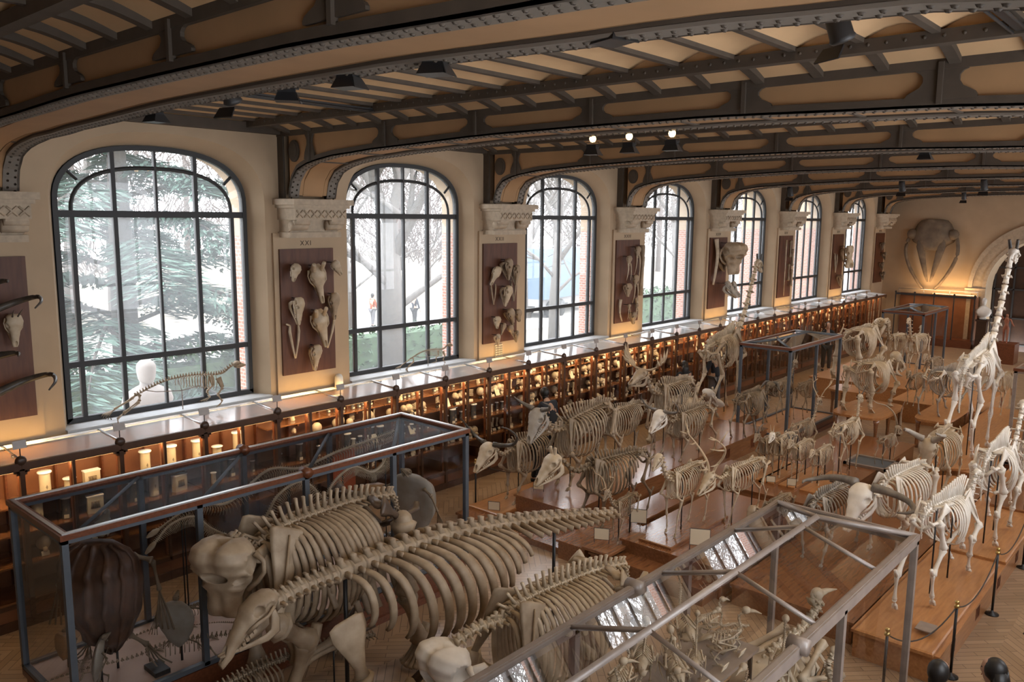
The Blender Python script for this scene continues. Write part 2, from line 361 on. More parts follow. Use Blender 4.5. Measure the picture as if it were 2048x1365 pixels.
# ---------------------------------------------------------------- ceiling vaults, ribs and riveted girders
RS = .565
def soffit(x):
    """height of a girder's lower edge across the hall"""
    d = min(x-XW, XR-x)
    return tab(((0,5.30),(.28,5.46),(.36,5.73),(.52,5.89),(.75,5.98),(1.05,6.03),(1.45,6.08),(2.6,6.14),(4.7,6.20),(6.2,6.205)), d)[0]
GY = [YC0+BAY/2-.08+k*BAY for k in range(-3, NW)]; GH = .46
mv, mr = M(), M()
xs = []; x = -3.08+RS*7
while x > XW: xs.append(x); x -= RS
xs = [v for v in xs if v < XR]
for gi, gy in enumerate(GY):
    ya = gy+GH; yb = (GY[gi+1]-GH) if gi+1 < len(GY) else YB
    y1, y2 = ya+.55, yb-.55
    edges = [XR]+xs+[XW]
    for xa, xb in zip(edges, edges[1:]):
        n = 6; prof = [(lerp(xa,xb,i/n), 6.635+.095*sin(pi*i/n)) for i in range(n+1)]
        vs = [(x,y,z) for y in (y1,y2) for x,z in prof]
        mv.add(vs, [(i,i+1,n+2+i,n+1+i) for i in range(n)])
        for yy in (y1,y2): mv.add([(x,yy,z) for x,z in prof]+[(xb,yy,6.55),(xa,yy,6.55)], [tuple(range(n+3))], False)
        for yo, yi in ((ya,y1),(yb,y2)):                      # coved strips beside each girder
            P = [(lerp(yo,yi,i/5), 6.52+.13*sin(pi/2*i/5)) for i in range(6)]
            mv.add([(xa,y,z) for y,z in P]+[(xb,y,z) for y,z in P], [(i,i+1,7+i,6+i) for i in range(5)])
    for x in xs:
        mr.bb(x-.032, x+.032, y1, y2, 6.612, 6.66)
        for yo, yi in ((ya,y1),(yb,y2)):
            P = [(lerp(yo,yi,i/5), 6.50+.11*sin(pi/2*i/5)) for i in range(6)]
            mr.loft([[V((x-.045,y,z-.03)),V((x+.045,y,z-.03)),V((x+.045,y,z+.06)),V((x-.045,y,z+.06))] for y,z in P], smooth=False)
    for yy in (y1,y2):                                        # cross beams bounding the vaults
        mr.bb(XW, XR, yy-.06, yy+.06, 6.535, 6.638)
        for i in range(int((XR-XW)/.14)):
            if gi in (2,3,4): mr.ell((XW+.07+i*.14, yy-.062, 6.59), (.016,.01,.016), 5, 3)
    for xx in (XW+.06, XR-.06): mr.bb(xx-.06, xx+.06, ya, yb, 6.47, 6.62)
struct(mv.obj('ceiling_vaults', MT['vault'])); struct(mr.obj('trim_ceiling_ribs', MT['iron']))
PXS = [-11.02, -9.2, -7.43, -5.62, -3.8, -2.05, -.45]
XSAMP = [XW+d for d in (.285,.30,.33,.37,.43,.52,.64,.8,1.05,1.45)]+[XW+2+.4*i for i in range(22)]
XSAMP = XSAMP+[XR-(x-XW) for x in XSAMP[9::-1]]
def girder(i, gy):
    nm = f'trim_{i}'
    m = M(); pn = M(); rv = M(); fl = M(); ya, yb = gy-GH, gy+GH
    st = [(x, soffit(x)-(.05*min(1,(x-XW)/2) if i == 2 else 0)) for x in XSAMP]
    for y, s in ((ya,1),(yb,-1)):
        for y0, y1, z0, z1 in ((y, y+s*.19, 0, .022), (y, y+s*.03, .0, .085), (y+s*.17, y+s*.19, .02, .05)):          # bottom flange + angles
            (fl if z0 == 0 and z1 < .03 else m).loft([[V((x,y0,z+z0)),V((x,y1,z+z0)),V((x,y1,z+z1)),V((x,y0,z+z1))] for x,z in st], smooth=False)
        m.bb(XW, XR, y-.01 if s>0 else y-.03, y+.03 if s>0 else y+.01, 6.44, 6.56)                                  # top chord
        # recessed cream web
        w = y+s*.035
        vs = [(x,w,z+.02) for x,z in st]+[(x,w,6.5) for x,z in st]; q = len(st)
        pn.add(vs, [(k,k+1,q+k+1,q+k) for k in range(q-1)], False)
        for px_ in PXS:                                        # posts with scalloped cheeks
            zb = soffit(px_); h = 6.46-zb-.06
            prof = [(.16,0),(.16,.05),(.15,.10),(.125,.15),(.095,.2),(.08,.28),(.08,.36),(.095,.42),(.115,.45),(.115,.5)] if px_ > -11 else [(.14,0),(.12,.12),(.09,.2),(.06,.28),(.06,.36),(.08,.42),(.10,.45),(.1,.5)]
            sc = h/.5; wd = 1.75 if px_ > -11 else 1.0; prof = [(a*wd,b) for a,b in prof]; pl = [(px_+a, zb+.06+b*sc) for a,b in prof]+[(px_-a, zb+.06+b*sc) for a,b in prof[::-1]]
            m.prism(pl, y-.004 if s>0 else y-.026, 'y', .03)
            m.bb(px_-.02, px_+.02, min(y-.03*s, y+.02*s), max(y-.03*s, y+.02*s), zb+.02, 6.5)
        # wall post, round boss
        for xx, sg in ((XW,1),(XR,-1)):
            m.bb(xx, xx+sg*.16, min(y,y+s*.03), max(y,y+s*.03), 5.47, 6.5)
            bx = xx+sg*.45
            M0 = [(bx+.135*cos(2*pi*k/20), 6.20+.17*sin(2*pi*k/20)) for k in range(20)]; m.prism(M0, y+.0 if s>0 else y-.03, 'y', .03)
            M1 = [(bx+.10*cos(2*pi*k/16), 6.20+.13*sin(2*pi*k/16)) for k in range(16)]; m.prism(M1, y-.012 if s>0 else y-.02, 'y', .03)
        step = .088 if i <= 4 else .13
        if i >= 2:
            d = 0; px0 = XSAMP[0]; k = 0; pts = []
            for (xa,za),(xb,zb) in zip(st, st[1:]):
                L = sqrt((xb-xa)**2+(zb-za)**2)
                while d < L: pts.append((lerp(xa,xb,d/L), lerp(za,zb,d/L), (xb-xa)/L, (zb-za)/L)); d += step
                d -= L
            for k,(x,z,tx,tz) in enumerate(pts):
                for o in ((.05,.135) if i <= 4 else (.09,)):
                    yy = y+s*o; xx = x+(tx*step/2 if o>.1 else 0); zz = z+(tz*step/2 if o>.1 else 0); R = .019
                    b = [V((xx+tx*R*cos(a)*1.0, yy+R*sin(a), zz+tz*R*cos(a))) for a in (0,1.257,2.513,3.77,5.027)]
                    nx, nz = tz, -tx
                    t = [p.lerp(V((xx,yy,zz)),.45)+V((nx*.011,0,nz*.011)) for p in b]
                    rv.add(b+t, [(j,(j+1)%5,5+(j+1)%5,5+j) for j in range(5)]+[(9,8,7,6,5)])
    q = len(st)                                                # soffit panels between the flanges
    for y0,y1,dz in ((ya+.18,yb-.18,.045),(ya+.27,yb-.27,.03)):
        vs = [(x,y0,z+dz) for x,z in st]+[(x,y1,z+dz) for x,z in st]; pn.add(vs, [(k,k+1,q+k+1,q+k) for k in range(q-1)], True)
    for y in (ya+.26, yb-.26): pn.add([(x,y,z+.03) for x,z in st]+[(x,y,z+.05) for x,z in st], [(k,k+1,q+k+1,q+k) for k in range(q-1)])
    for px_ in PXS+[-10.1,-8.3,-6.5,-4.7,-2.9]:
        z = soffit(px_); m.bb(px_-.02, px_+.02, ya+.18, yb-.18, z+.015, z+.05)
    g = m.obj(nm, MT['iron']); struct(g); pn.obj('cream_web', MT['cream_panel'], g)
    if rv.v: rv.obj('rivets', MT['iron'], g)
    fl.obj('bottom_flange', MT['iron_lit'], g)
for i, gy in enumerate(GY): girder(i, gy)
# ---------------------------------------------------------------- pilasters, stone corbels, numerals
mp_ = M(); mb = M()
for gy in GY:
    mp_.bb(XW-.005, XW+.045, gy-.62, gy+.62, 0, 4.9); mp_.bb(XR-.045, XR+.005, gy-.62, gy+.62, 0, 4.9)
struct(mp_.obj('trim_pilasters', MT['plaster']))
def corbel(i, gy):
    m = M(); x = XW
    m.bb(x, x+.62, gy-.58, gy+.58, 5.36, 5.45); m.bb(x, x+.56, gy-.54, gy+.54, 5.31, 5.36); m.bb(x, x+.52, gy-.50, gy+.50, 5.12, 5.31)
    m.bb(x, x+.30, gy-.46, gy+.46, 4.88, 5.12); m.bb(x, x+.36, gy-.50, gy+.50, 4.83, 4.92)
    for s in (-.34, .34):                                     # scroll brackets
        pl = [(x,4.93),(x+.2,4.9),(x+.33,4.95),(x+.40,5.03),(x+.48,5.05),(x+.5,5.12),(x,5.12)]; m.prism(pl, gy+s-.13, 'y', .26)
        m.tube([(x+.36,gy+s-.15,5.03),(x+.36,gy+s+.15,5.03)], .075, 12)
        m.tube([(x+.45,gy+s-.14,5.08),(x+.45,gy+s+.14,5.08)], .045, 10)
    for k in range(7):                                        # plaited frieze
        y = gy-.42+.14*k
        for a in (-1,1): m.tube([(x+.525,y-.06,5.215-.055*a),(x+.535,y,5.215),(x+.525,y+.06,5.215+.055*a)], .016, 5)
    o = m.obj(f'trim_{20+i}', MT['stone']); struct(o)
    b = M().bb(XR-.6, XR, gy-.5, gy+.5, 4.9, 5.45).obj(f'trim_{40+i}', MT['stone']); struct(b)
for i, gy in enumerate(GY): corbel(i, gy)
ROM = {3:'XXI',4:'XXII',5:'XXIII',6:'XXIV',7:'XXV',8:'XXVI',9:'XXVII'}
mat('ink', (.07,.045,.03), .8)
for i, t in ROM.items():
    c = bpy.data.curves.new('numeral','FONT'); c.body = t; c.size = .115; c.align_x = 'CENTER'; c.extrude = .002; c.space_character = 1.25; c.materials.append(MT['ink'])
    o = bpy.data.objects.new('roman_numeral', c); C.objects.link(o); o.matrix_world = Matrix(((0,0,1,XW+.048),(1,0,0,GY[i]),(0,1,0,4.695),(0,0,0,1)))
    o['kind'] = 'structure'
# ================================================================ wall cabinet units with their lids, lamps, plaques
CX = -11.08; CZ = 2.13; U = 1.21; CY0 = 3.33-U*2
SHELVES = (.36, .78, 1.16, 1.50, 1.80); SF = (-.10, -.17, -.25, -.34)   # stepped shelf fronts
def wall_cabinet(y, n, label, SHELVES=SHELVES):
    t = thing('wall_cabinet', label, 'cabinet', (CX, y, 0), 0, 'glazed cabinets along the window wall')
    b = M(); b.bb(-.72,.0,0,U-.004,0,.30); b.bb(-.74,-.71,0,U-.004,.3,CZ); b.bb(-.72,0,0,.02,.3,.5); b.obj('carcass', MT['cab_back'], t)
    f = M(); f.bb(-.05,.03,0,U-.004,.0,.12); f.bb(-.05,.02,0,U-.004,.28,.34); f.bb(-.04,.03,0,U-.004,2.03,CZ); f.bb(-.02,.02,U/2-.017,U/2+.017,.3,2.05); f.bb(-.03,.03,-.028,.028,.1,2.05)
    for yy in (.03,U-.03): 
        for s in (.03,.06): f.bb(-.015,.015,min(yy,yy+(s if yy<.5 else -s)),max(yy,yy+(s if yy<.5 else -s)),2.03-.09+s,2.04)
    f.obj('frame', MT['cab_frame'], t)
    k = M(); k.ell((.0,0,CZ+.02), (.045,.07,.07), 12, 8); k.obj('knob', MT['dark_wood'], t)
    sh = M()
    for q, z in enumerate(SHELVES[1:]): sh.bb(-.70,SF[q],.01,U-.01,z-.022,z)
    sh.obj('shelf', MT['oak'], t)
    p = M(); 
    for yy in (.0,U/2): p.bb(-.7,-.62,yy-.012,yy+.012,.34,2.0); p.bb(-.14,-.09,yy-.012,yy+.012,.34,2.0)
    for z in SHELVES[1:]: p.bb(-.66,-.35,U/2-.012,U/2+.012,z-.06,z-.025)
    p.obj('bracket', MT['mahogany'], t)
    g = M(); g.add([(.015,.03,.34),(.015,U-.03,.34),(.015,U-.03,2.03),(.015,.03,2.03)], [(0,1,2,3)]); g.obj('glass_front', MT['cab_glass'], t)
    l = M(); l.add([(.0,0,CZ+.004),(0,U-.004,CZ+.004),(-.70,U-.004,CZ+.05),(-.70,0,CZ+.05)], [(0,1,2,3)]); l.obj('glass_lid', MT['cab_lid'], t)
    r = M(); r.bb(-.73,-.70,0,U-.004,CZ+.03,CZ+.075); r.tube([(-.70,.02,CZ+.06),(0,.02,CZ+.015)], .014, 5); r.tube([(-.35,.02,CZ+.03),(-.35,.02,CZ-.02)], .02, 6); r.obj('lid_bar', MT['bright_metal'], t)
    w = M(); w.tube([(-.06,.08,CZ-.115),(-.06,U-.08,CZ-.115)], .012, 6); w.obj('lamp_tube', MT['warm_tube'], t)
    return t
names = ['first window','second window','third window','fourth window','fifth window','sixth window','seventh window']
ORD = ['first','second','third','fourth','fifth','sixth','seventh','eighth','ninth','tenth','eleventh','twelfth','thirteenth','fourteenth','fifteenth','sixteenth','seventeenth','eighteenth','nineteenth','twentieth','twenty-first','twenty-second','twenty-third','twenty-fourth','twenty-fifth','twenty-sixth','twenty-seventh','twenty-eighth','twenty-ninth','thirtieth']
c0 = None; NU = 28
for n in range(NU):
    y = CY0+(n+1)*U; lab = f'glazed oak cabinet with warm lit shelves under the windows, {ORD[n]} from the left'
    if n < 4: wall_cabinet(y, n, lab, SHELVES[:4]); continue
    if c0 is None: c0 = wall_cabinet(y, n, lab)
    else: copy_tree(c0, (CX, y, 0), 0, lab)
# warm light of the cabinets' own tubes
for k in range(0, 7): light('cabinet_lamp', 'AREA', (XW+.34, YC0+BAY/2-.08+(k-1)*BAY+.0, 2.10), 9, (1,.60,.20), (0, radians(140), 0), .1, 1.3)
for k in range(14): light('cabinet_lamp_in', 'AREA', (CX-.06, CY0+U+1.21+k*2.42, CZ-.12), 20, (1,.70,.38), (0,radians(42),0), .08, 2.2)
# end cabinet across the far wall
def end_cabinet():
    t = thing('end_cabinet', 'tall orange-backed glazed cabinet across the far end wall under the whale skull', 'cabinet', (-11.08,37.25,0))
    M().bb(0,3.05,.0,.7,0,.32).obj('base', MT['mahogany'], t)
    b = M(); b.bb(0,3.05,.66,.70,.3,2.1); b.bb(3.02,3.05,0,.7,.3,2.1); b.obj('back_panel', MT['cab_back'], t)
    f = M(); f.bb(-.02,3.08,-.03,.03,2.06,2.14)
    for x in (0,.76,1.52,2.28,3.04): f.bb(x-.02,x+.02,-.02,.02,.3,2.1); f.ell((x,0,2.17), .045, 10, 6)
    f.obj('frame', MT['iron_dark'], t)
    g = M(); g.add([(0,0,.32),(3.04,0,.32),(3.04,0,2.06),(0,0,2.06)],[(0,1,2,3)]); g.obj('glass_front', MT['cab_glass'], t)
    r = M(); r.tube([(0,.4,2.3),(3.05,.4,2.3)], .012, 5)
    for x in (0,1,2,3.04): r.tube([(x,.4,2.1),(x,.4,2.3)], .012, 5)
    r.obj('rail', MT['bright_metal'], t)
    w = M(); w.tube([(1.3,.62,2.14),(2.95,.62,2.14)], .015, 6); w.obj('lamp_tube', MT['warm_tube'], t)
end_cabinet(); light('end_cabinet_lamp', 'AREA', (-9.3,37.45,2.25), 26, (1,.62,.28), (radians(150),0,0), 2.2, .1); light('end_cabinet_lamp', 'AREA', (-9.5,37.35,2.0), 12, (1,.6,.25), (0,0,0), 2.6, .3)
# plaques on stems above the cabinet posts
m = M(); m.box((0,0,.17), (.012,.155,.10), Matrix.Rotation(radians(-14),3,'Y')); pl = m.obj('plaque_sign', MT['steel_grey'])
M().tube([(0,0,.0),(0,0,.13)], .007, 5).obj('stem', MT['black_metal'], pl)
first = True
for n in list(range(1, 13))+list(range(13, 27)):
    loc = (CX, CY0+(n+1)*U, CZ+.06); lab = f'small grey plaque on a stem above the cabinet posts, {ORD[n-1]} from the left'
    if first: pl.location = loc; tag(pl, lab, 'sign', 'plaques above the wall cabinets'); first = False
    else: copy_tree(pl, loc, 0, lab)
# ---------------------------------------------------------------- specimens on the cabinet shelves
def jar_mesh(h, r, body='jar_body', lid=True):
    m = M(); m.slot = 0; m.lathe([(r*.93,0),(r*.93,.01),(r*.9,h*.5),(r*.9,h*.9),(r*.98,h*.93)], n=10)
    m.slot = 1; m.lathe([(r*1.15,h*.93),(r*1.18,h*.96),(r*1.12,h),(.01,h)], n=10)
    m.slot = 2; m.ell((r*.25,0,h*.42), (r*.72,r*.45,h*.26), 8, 6)
    m.slot = 3; m.box((r*.97,0,h*.13), (.006,r*1.0,h*.16))
    return m.mesh('specimen_jar', [MT[body],MT['jar_lid'],MT['specimen'],MT['card']])
def box_mesh(h, r):
    m = M(); m.slot = 0; m.box((0,0,h/2), (r*.9,r*2,h)); m.slot = 1; m.box((0,0,h), (r*1.0,r*2.15,h*.06)); m.slot = 2
    for k in range(5): m.tube([(r*.46,-r*.5+k*r*.25,h*.3),(r*.47,-r*.4+k*r*.2,h*.55),(r*.46,-r*.45+k*r*.22,h*.7)], .012, 4)
    return m.mesh('specimen_jar', [MT['jar_body'],MT['jar_lid'],MT['specimen'],MT['card']])
def bonestand_mesh(kind):
    m = M(); m.slot = 1; m.lathe([(.03,0),(.03,.012),(.006,.02),(.005,.07)], n=6)
    m.slot = 0
    if kind == 0: m.ell((0,0,.12), (.05,.04,.045), 8, 6); m.ell((.045,0,.105), (.03,.022,.022), 6, 4)
    elif kind == 1: m.bone((0,0,.05),(0,.01,.2), .014, 6)
    elif kind == 2:
        for k in range(5): m.tube([(0,-.05,.08+k*.02),(.03,0,.09+k*.02),(0,.05,.08+k*.02)], .007, 4)
    else: m.ell((0,0,.10), (.055,.06,.06), 8, 6); m.tube([(.03,0,.07),(.07,0,.05)], .02, 5)
    m.slot = 2; m.box((.05,0,.022), (.006,.06,.04), Matrix.Rotation(radians(-20),3,'Y'))
    return m.mesh('mounted_bone', [MT['bone_cream'],MT['black_metal'],MT['card']])
J = {'tall':jar_mesh(.36,.075), 'short':jar_mesh(.2,.075), 'flat':box_mesh(.24,.10), 'dark':jar_mesh(.3,.06,'jar_dark'), 'small':jar_mesh(.19,.036,'jar_dark'), 'pale_small':jar_mesh(.17,.04)}
BS = [bonestand_mesh(k) for k in range(4)]
def put(name, me, loc, rz, label, cat_, group, sc=1):
    o = bpy.data.objects.new(name, me); C.objects.link(o); o.location = loc; o.rotation_euler = (0,0,rz); o.scale = (sc,)*3; return tag(o, label, cat_, group)
X1 = CX-.36
row = [('tall',3.70),('short',4.0),('flat',4.28),('tall',5.02),('tall',5.40),('tall',5.80),('short',6.12),('tall',6.46)]
wh = ['far left, cut by the frame','second from the left','third from the left','fourth from the left','fifth from the left','sixth from the left','seventh from the left','eighth from the left']
for (k,y),w in zip(row, wh): put('specimen_jar', J[k], (X1, y, 1.501), 0, f'{"squat" if k=="short" else "flat-sided" if k=="flat" else "tall"} cream jar with white lid on the lit shelf, {w}', 'jar', 'large jars on the lit cabinet shelf')
random.seed(3)
SH2 = {1:'second',2:'third',3:'fourth',4:'top'}
for n in range(1, 26):                                     # the rest of the shelves, unit by unit
    y0 = CY0+(n+1)*U; big = n < 3
    for si in (4,3,2,1):
        if n < 5 and si < 2 and n > 1: continue
        z = SHELVES[si]+.001
        if n < 4 and si >= 3: continue
        if n > 13: cnt = 2 if si in (2,4) else 1
        elif n > 8: cnt = 6
        else: cnt = 7 if n > 4 else 3
        grp = f'specimens on the {SH2[si]} shelf of the {ORD[n]} cabinet'
        kind = 'mounted_bone' if (n > 8 or si in (1,3)) else 'specimen_jar'
        for j in range(cnt):
            y = y0+.09+(U-.2)*(j+.5)/cnt+random.uniform(-.02,.02); x = CX+SF[si-1]-.07-random.uniform(0,.18)
            if kind == 'specimen_jar':
                me = J[random.choice(['small','pale_small','dark','small'] if not big else ['flat','tall','dark'])]
                if si == 4 and me in (J['tall'],): me = J['short']
                put(kind, me, (x,y,z), random.uniform(-.3,.3), f'small lidded specimen jar on the {SH2[si]} shelf of the {ORD[n]} cabinet from the left', 'jar', grp)
            else:
                put(kind, random.choice(BS), (x,y,z), random.uniform(-.6,.6), f'small mounted bone with card on the {SH2[si]} shelf of the {ORD[n]} cabinet from the left', 'bone', grp, random.uniform(1.1,1.6) if n < 14 else 1.6)
cm = M(); cm.box((0,0,.085), (.006,.12,.17), Matrix.Rotation(radians(-25),3,'Y')); cme = cm.mesh('label_card', MT['card'])
random.seed(11)
for n in range(5, 24):
    for j in range(2 if 8 < n < 17 else 1):
        si = random.choice((1,2,3)); y = CY0+(n+1)*U+random.uniform(.2,1.0)
        put('label_card', cme, (CX+SF[si-1]-.07, y, SHELVES[si]+.002), 0, f'cream card leaning on the {SH2[si]} shelf of the {ORD[n]} cabinet from the left', 'card', f'cards in the {ORD[n]} cabinet', 1.0)
# ---------------------------------------------------------------- free-standing glass cases
def bar(m, a, b, w, h=None):
    a, b = V(a), V(b); h = h or w; m.tube([a,b], [(w*.71,h*.71)]*2, 4)
def sqbar(m, a, b, w):
    lo = [min(p,q)-w/2 for p,q in zip(a,b)]; hi = [max(p,q)+w/2 for p,q in zip(a,b)]; m.bb(lo[0],hi[0],lo[1],hi[1],lo[2],hi[2])
def glass_case(name, label, x0, x1, y0, y1, zb, zt, posts, frame, rail, glassm, floor_m='case_floor', diag=(), knob=None, hip=0, fw=.06, rw=.045):
    t = thing(name, label, 'display case', ((x0+x1)/2,(y0+y1)/2,0)); hx, hy = (x1-x0)/2, (y1-y0)/2
    b = M(); b.bb(-hx,hx,-hy,hy,0,zb-.012); b.bb(-hx-.03,hx+.03,-hy-.03,hy+.03,zb-.1,zb-.03); b.bb(-hx-.04,hx+.04,-hy-.04,hy+.04,0,.09); b.obj('plinth', MT['mahogany' if rail!='steel_grey' else 'oak'], t)
    M().bb(-hx+.02,hx-.02,-hy+.02,hy-.02,zb-.011,zb).obj('case_floor', MT[floor_m], t)
    f = M()
    for px_, py in posts: f.bb(px_*hx-fw/2, px_*hx+fw/2, py*hy-fw/2, py*hy+fw/2, zb-.01, zt-.021)
    for s in (-1,1):
        f.bb(-hx-fw/2,hx+fw/2,s*hy-fw/2,s*hy+fw/2,zt-.07,zt-.02); f.bb(s*hx-fw/2,s*hx+fw/2,-hy+fw/2,hy-fw/2,zt-.07,zt-.02)
        f.bb(-hx-fw/2,hx+fw/2,s*hy-fw/2,s*hy+fw/2,zb-.02,zb+.03); f.bb(s*hx-fw/2,s*hx+fw/2,-hy+fw/2,hy-fw/2,zb-.02,zb+.03)
    for a, c in diag: bar(f, (a[0]*hx,a[1]*hy,zt+(a[2] if len(a)>2 else -.03)), (c[0]*hx,c[1]*hy,zt+(c[2] if len(c)>2 else -.03)), .035, .03)
    f.obj('metal_frame', MT[frame], t)
    r = M()
    for s in (-1,1): r.bb(-hx-rw,hx+rw,s*hy-rw,s*hy+rw,zt-.03,zt+.025); r.bb(s*hx-rw,s*hx+rw,-hy+rw,hy-rw,zt-.03,zt+.025)
    r.obj('top_rail', MT[rail], t)
    m2 = M()
    for s in (-1,1): m2.bb(-hx-.02,hx+.02,s*hy-.02,s*hy+.02,zt+.0255,zt+.032); m2.bb(s*hx-.02,s*hx+.02,-hy+.02,hy-.02,zt+.0255,zt+.032)
    m2.obj('metal_edge', MT['bright_metal'] if frame=='steel_blue' else MT[frame], t)
    g = M(); F = lambda *p: g.add(p, [tuple(range(len(p)))], False)
    for s in (-1,1):
        F((-hx,s*hy,zb),(hx,s*hy,zb),(hx,s*hy,zt),(-hx,s*hy,zt)); F((s*hx,-hy,zb),(s*hx,hy,zb),(s*hx,hy,zt),(s*hx,-hy,zt))
    if hip:
        e = hx*1.05; z = zt+hip; g0 = g; g = M(); F = lambda *p: g.add(p, [tuple(range(len(p)))], False)
        F((-hx,-hy,zt),(-hx,hy,zt),(0,hy-e,z),(0,-hy+e,z)); F((hx,-hy,zt),(0,-hy+e,z),(0,hy-e,z),(hx,hy,zt)); F((-hx,hy,zt),(hx,hy,zt),(0,hy-e,z)); F((-hx,-hy,zt),(0,-hy+e,z),(hx,-hy,zt))
        g.obj('glass_roof', MT['case_roof'], t); g = g0
        rr = M(); bar(rr, (0,-hy+e,z), (0,hy-e,z), .05)
        for s in (-1,1):
            for u in (-1,1): bar(rr, (u*hx,s*hy,zt+.01), (0,s*(hy-e),z), .04)
        rr.obj('ridge_bar', MT[frame], t)
    else:
        tp = M(); tp.add([(-hx,-hy,zt-.005),(hx,-hy,zt-.005),(hx,hy,zt-.005),(-hx,hy,zt-.005)],[(0,1,2,3)],False); tp.obj('glass_top', MT['case_top_near' if frame=='steel_blue' and x0 < -9 else glassm], t)
    g.obj('glass', MT[glassm], t)
    for kx, ky in (knob or ()):
        k = M(); k.tube([(kx*hx-.07,ky*hy,zt+.01),(kx*hx+.07,ky*hy,zt+.01)], .06, 14); k.obj('knob', MT[rail], t)
    return t
LX0, LX1, LY0, LY1 = -9.22, -7.86, 2.66, 7.90
glass_case('glass_case', 'long glass case with turtle shells and snake skeletons in the left foreground', LX0, LX1, LY0, LY1, .44, 2.25,
    [(-1,-1),(1,-1),(-1,1),(1,1),(1,-.5),(1,0),(1,.5),(-1,-.5),(-1,0),(-1,.5)], 'steel_blue', 'mahogany', 'case_glass_near',
    diag=(((1,-.98),(-1,-.50)),((-1,0),(1,-.5)),((-1,.5),(1,0)),((-1,.98),(1,.5))), knob=((1,0),(-1,0)))
RX0, RX1, RY0, RY1 = -3.40, -2.05, 2.75, 8.05
cr = glass_case('glass_case', 'hip-roofed glass case full of bird skeletons in the right foreground', RX0, RX1, RY0, RY1, .34, 2.25,
    [(-1,-1),(1,-1),(-1,1),(1,1),(1,-.32),(1,.30),(-1,-.32),(-1,.30)], 'steel_grey', 'steel_grey', 'case_glass', 'oak',
    diag=(((-1,.61,0),(0,.61,.22)),((0,.61,.22),(1,.61,0)),((-1,.12,0),(0,.12,.22)),((0,.12,.22),(1,.12,0)),((-1,-.35,0),(0,-.35,.22)),((0,-.35,.22),(1,-.35,0))), knob=((-1,-.02),(1,-.02)), hip=.22, fw=.058, rw=.034)
glass_case('glass_case', 'glass case with deer skeletons standing beyond the first giraffe', -8.64, -7.45, 17.85, 20.9, .25, 2.3,
    [(-1,-1),(1,-1),(-1,1),(1,1),(-1,0),(1,0)], 'steel_blue', 'mahogany', 'case_glass', 'oak_pale', hip=.10)
glass_case('glass_case', 'glass case at the far end of the hall near the orange cabinet', -8.58, -7.36, 27.7, 30.4, .25, 2.3,
    [(-1,-1),(1,-1),(-1,1),(1,1),(1,0)], 'steel_blue', 'mahogany', 'case_glass', 'oak_pale', hip=.10)
glass_case('glass_case', 'brown framed glass case cut by the right edge of the view', -3.22, -2.0, 18.9, 23.6, .3, 2.25,
    [(-1,-1),(1,-1),(-1,1),(1,1),(-1,-.3),(-1,.3)], 'steel_grey', 'mahogany', 'case_glass', 'oak', hip=.22)
# ---------------------------------------------------------------- oak platforms
def platform(label, x0, x1, y0, y1, z0, z1, m='oak', vents=True):
    t = thing('display_platform', label, 'platform', ((x0+x1)/2,(y0+y1)/2,z0)); hx, hy, h = (x1-x0)/2, (y1-y0)/2, z1-z0
    M().bb(-hx,hx,-hy,hy,0,h-.03).obj('body', MT[m], t)
    M().bb(-hx-.025,hx+.025,-hy-.025,hy+.025,h-.035,h).obj('top', MT[m], t)
    if vents and h > .2:
        n = int((y1-y0)/1.2)
        for i in range(n):
            v = M(); v.bb(hx-.004,hx+.002,-hy+.58+i*1.2,-hy+.79+i*1.2,h*.26,h*.76)
            for j in range(4): v.bb(hx-.005,hx+.006,-hy+.6+i*1.2+j*.05,-hy+.62+i*1.2+j*.05,h*.3,h*.72)
            v.obj('vent_grille', MT['mahogany'], t)
    return t
platform('low oak step at the near end of the first bovid row', -9.75, -7.0, 9.6, 10.35, 0, .12, vents=False)
platform('long shiny oak platform carrying the buffalo and moose skeletons', -9.08, -7.86, 10.36, 17.75, 0, .42)
platform('narrow oak platform carrying the cow with lowered head', -7.45, -6.95, 9.5, 15.2, 0, .30)
platform('stepped lower oak plinth in front of the deer platform', -6.87, -5.0, 9.55, 9.95, 0, .25, vents=False)
platform('wide oak platform carrying the deer and the great stag', -6.55, -4.9, 9.9, 12.9, 0, .45)
platform('oak platform carrying the row of goat skeletons', -6.7, -5.0, 13.55, 18.9, 0, .35)
platform('oak platform below the big-horned bull skeletons', -4.75, -3.15, 9.9, 17.2, 0, .30)
platform('oak platform along the right aisle carrying the camel skeletons', -3.05, -2.12, 9.65, 18.6, 0, .35, 'oak_pale')
platform('far oak platform carrying the elephant and llama skeletons', -9.3, -6.6, 23.8, 27.3, 0, .60, 'oak_pale')
platform('far oak platform carrying small hoofed skeletons', -6.55, -4.62, 22.4, 26.5, 0, .55, 'oak_pale')
platform('oak platform below the second giraffe skeleton', -4.55, -3.3, 17.3, 24.0, 0, .40, 'oak_pale')
platform('low oak platform of the first giraffe skeleton', -10.4, -9.1, 17.9, 20.0, 0, .28, 'oak_pale', False)
def table(label, x0, x1, y0, y1, z, legs):
    t = thing('wooden_table', label, 'table', ((x0+x1)/2,(y0+y1)/2,0)); hx, hy = (x1-x0)/2, (y1-y0)/2
    pl = [(hx*math.copysign(abs(cos(a))**.45,cos(a)), hy*math.copysign(abs(sin(a))**.45,sin(a))) for a in [2*pi*i/28 for i in range(28)]]
    M().prism(pl, z-.05, 'z', .05).obj('table_top', MT['oak_pale'], t)
    for sx in (-1,1):
        for i in range(legs):
            m = M(); m.lathe([(.05,0),(.04,.1),(.035,z*.5),(.05,z*.8),(.07,z-.05)], (sx*(hx-.14), lerp(-hy+.16,hy-.16,i/(legs-1)), 0), 10); m.obj('leg', MT['oak'], t)
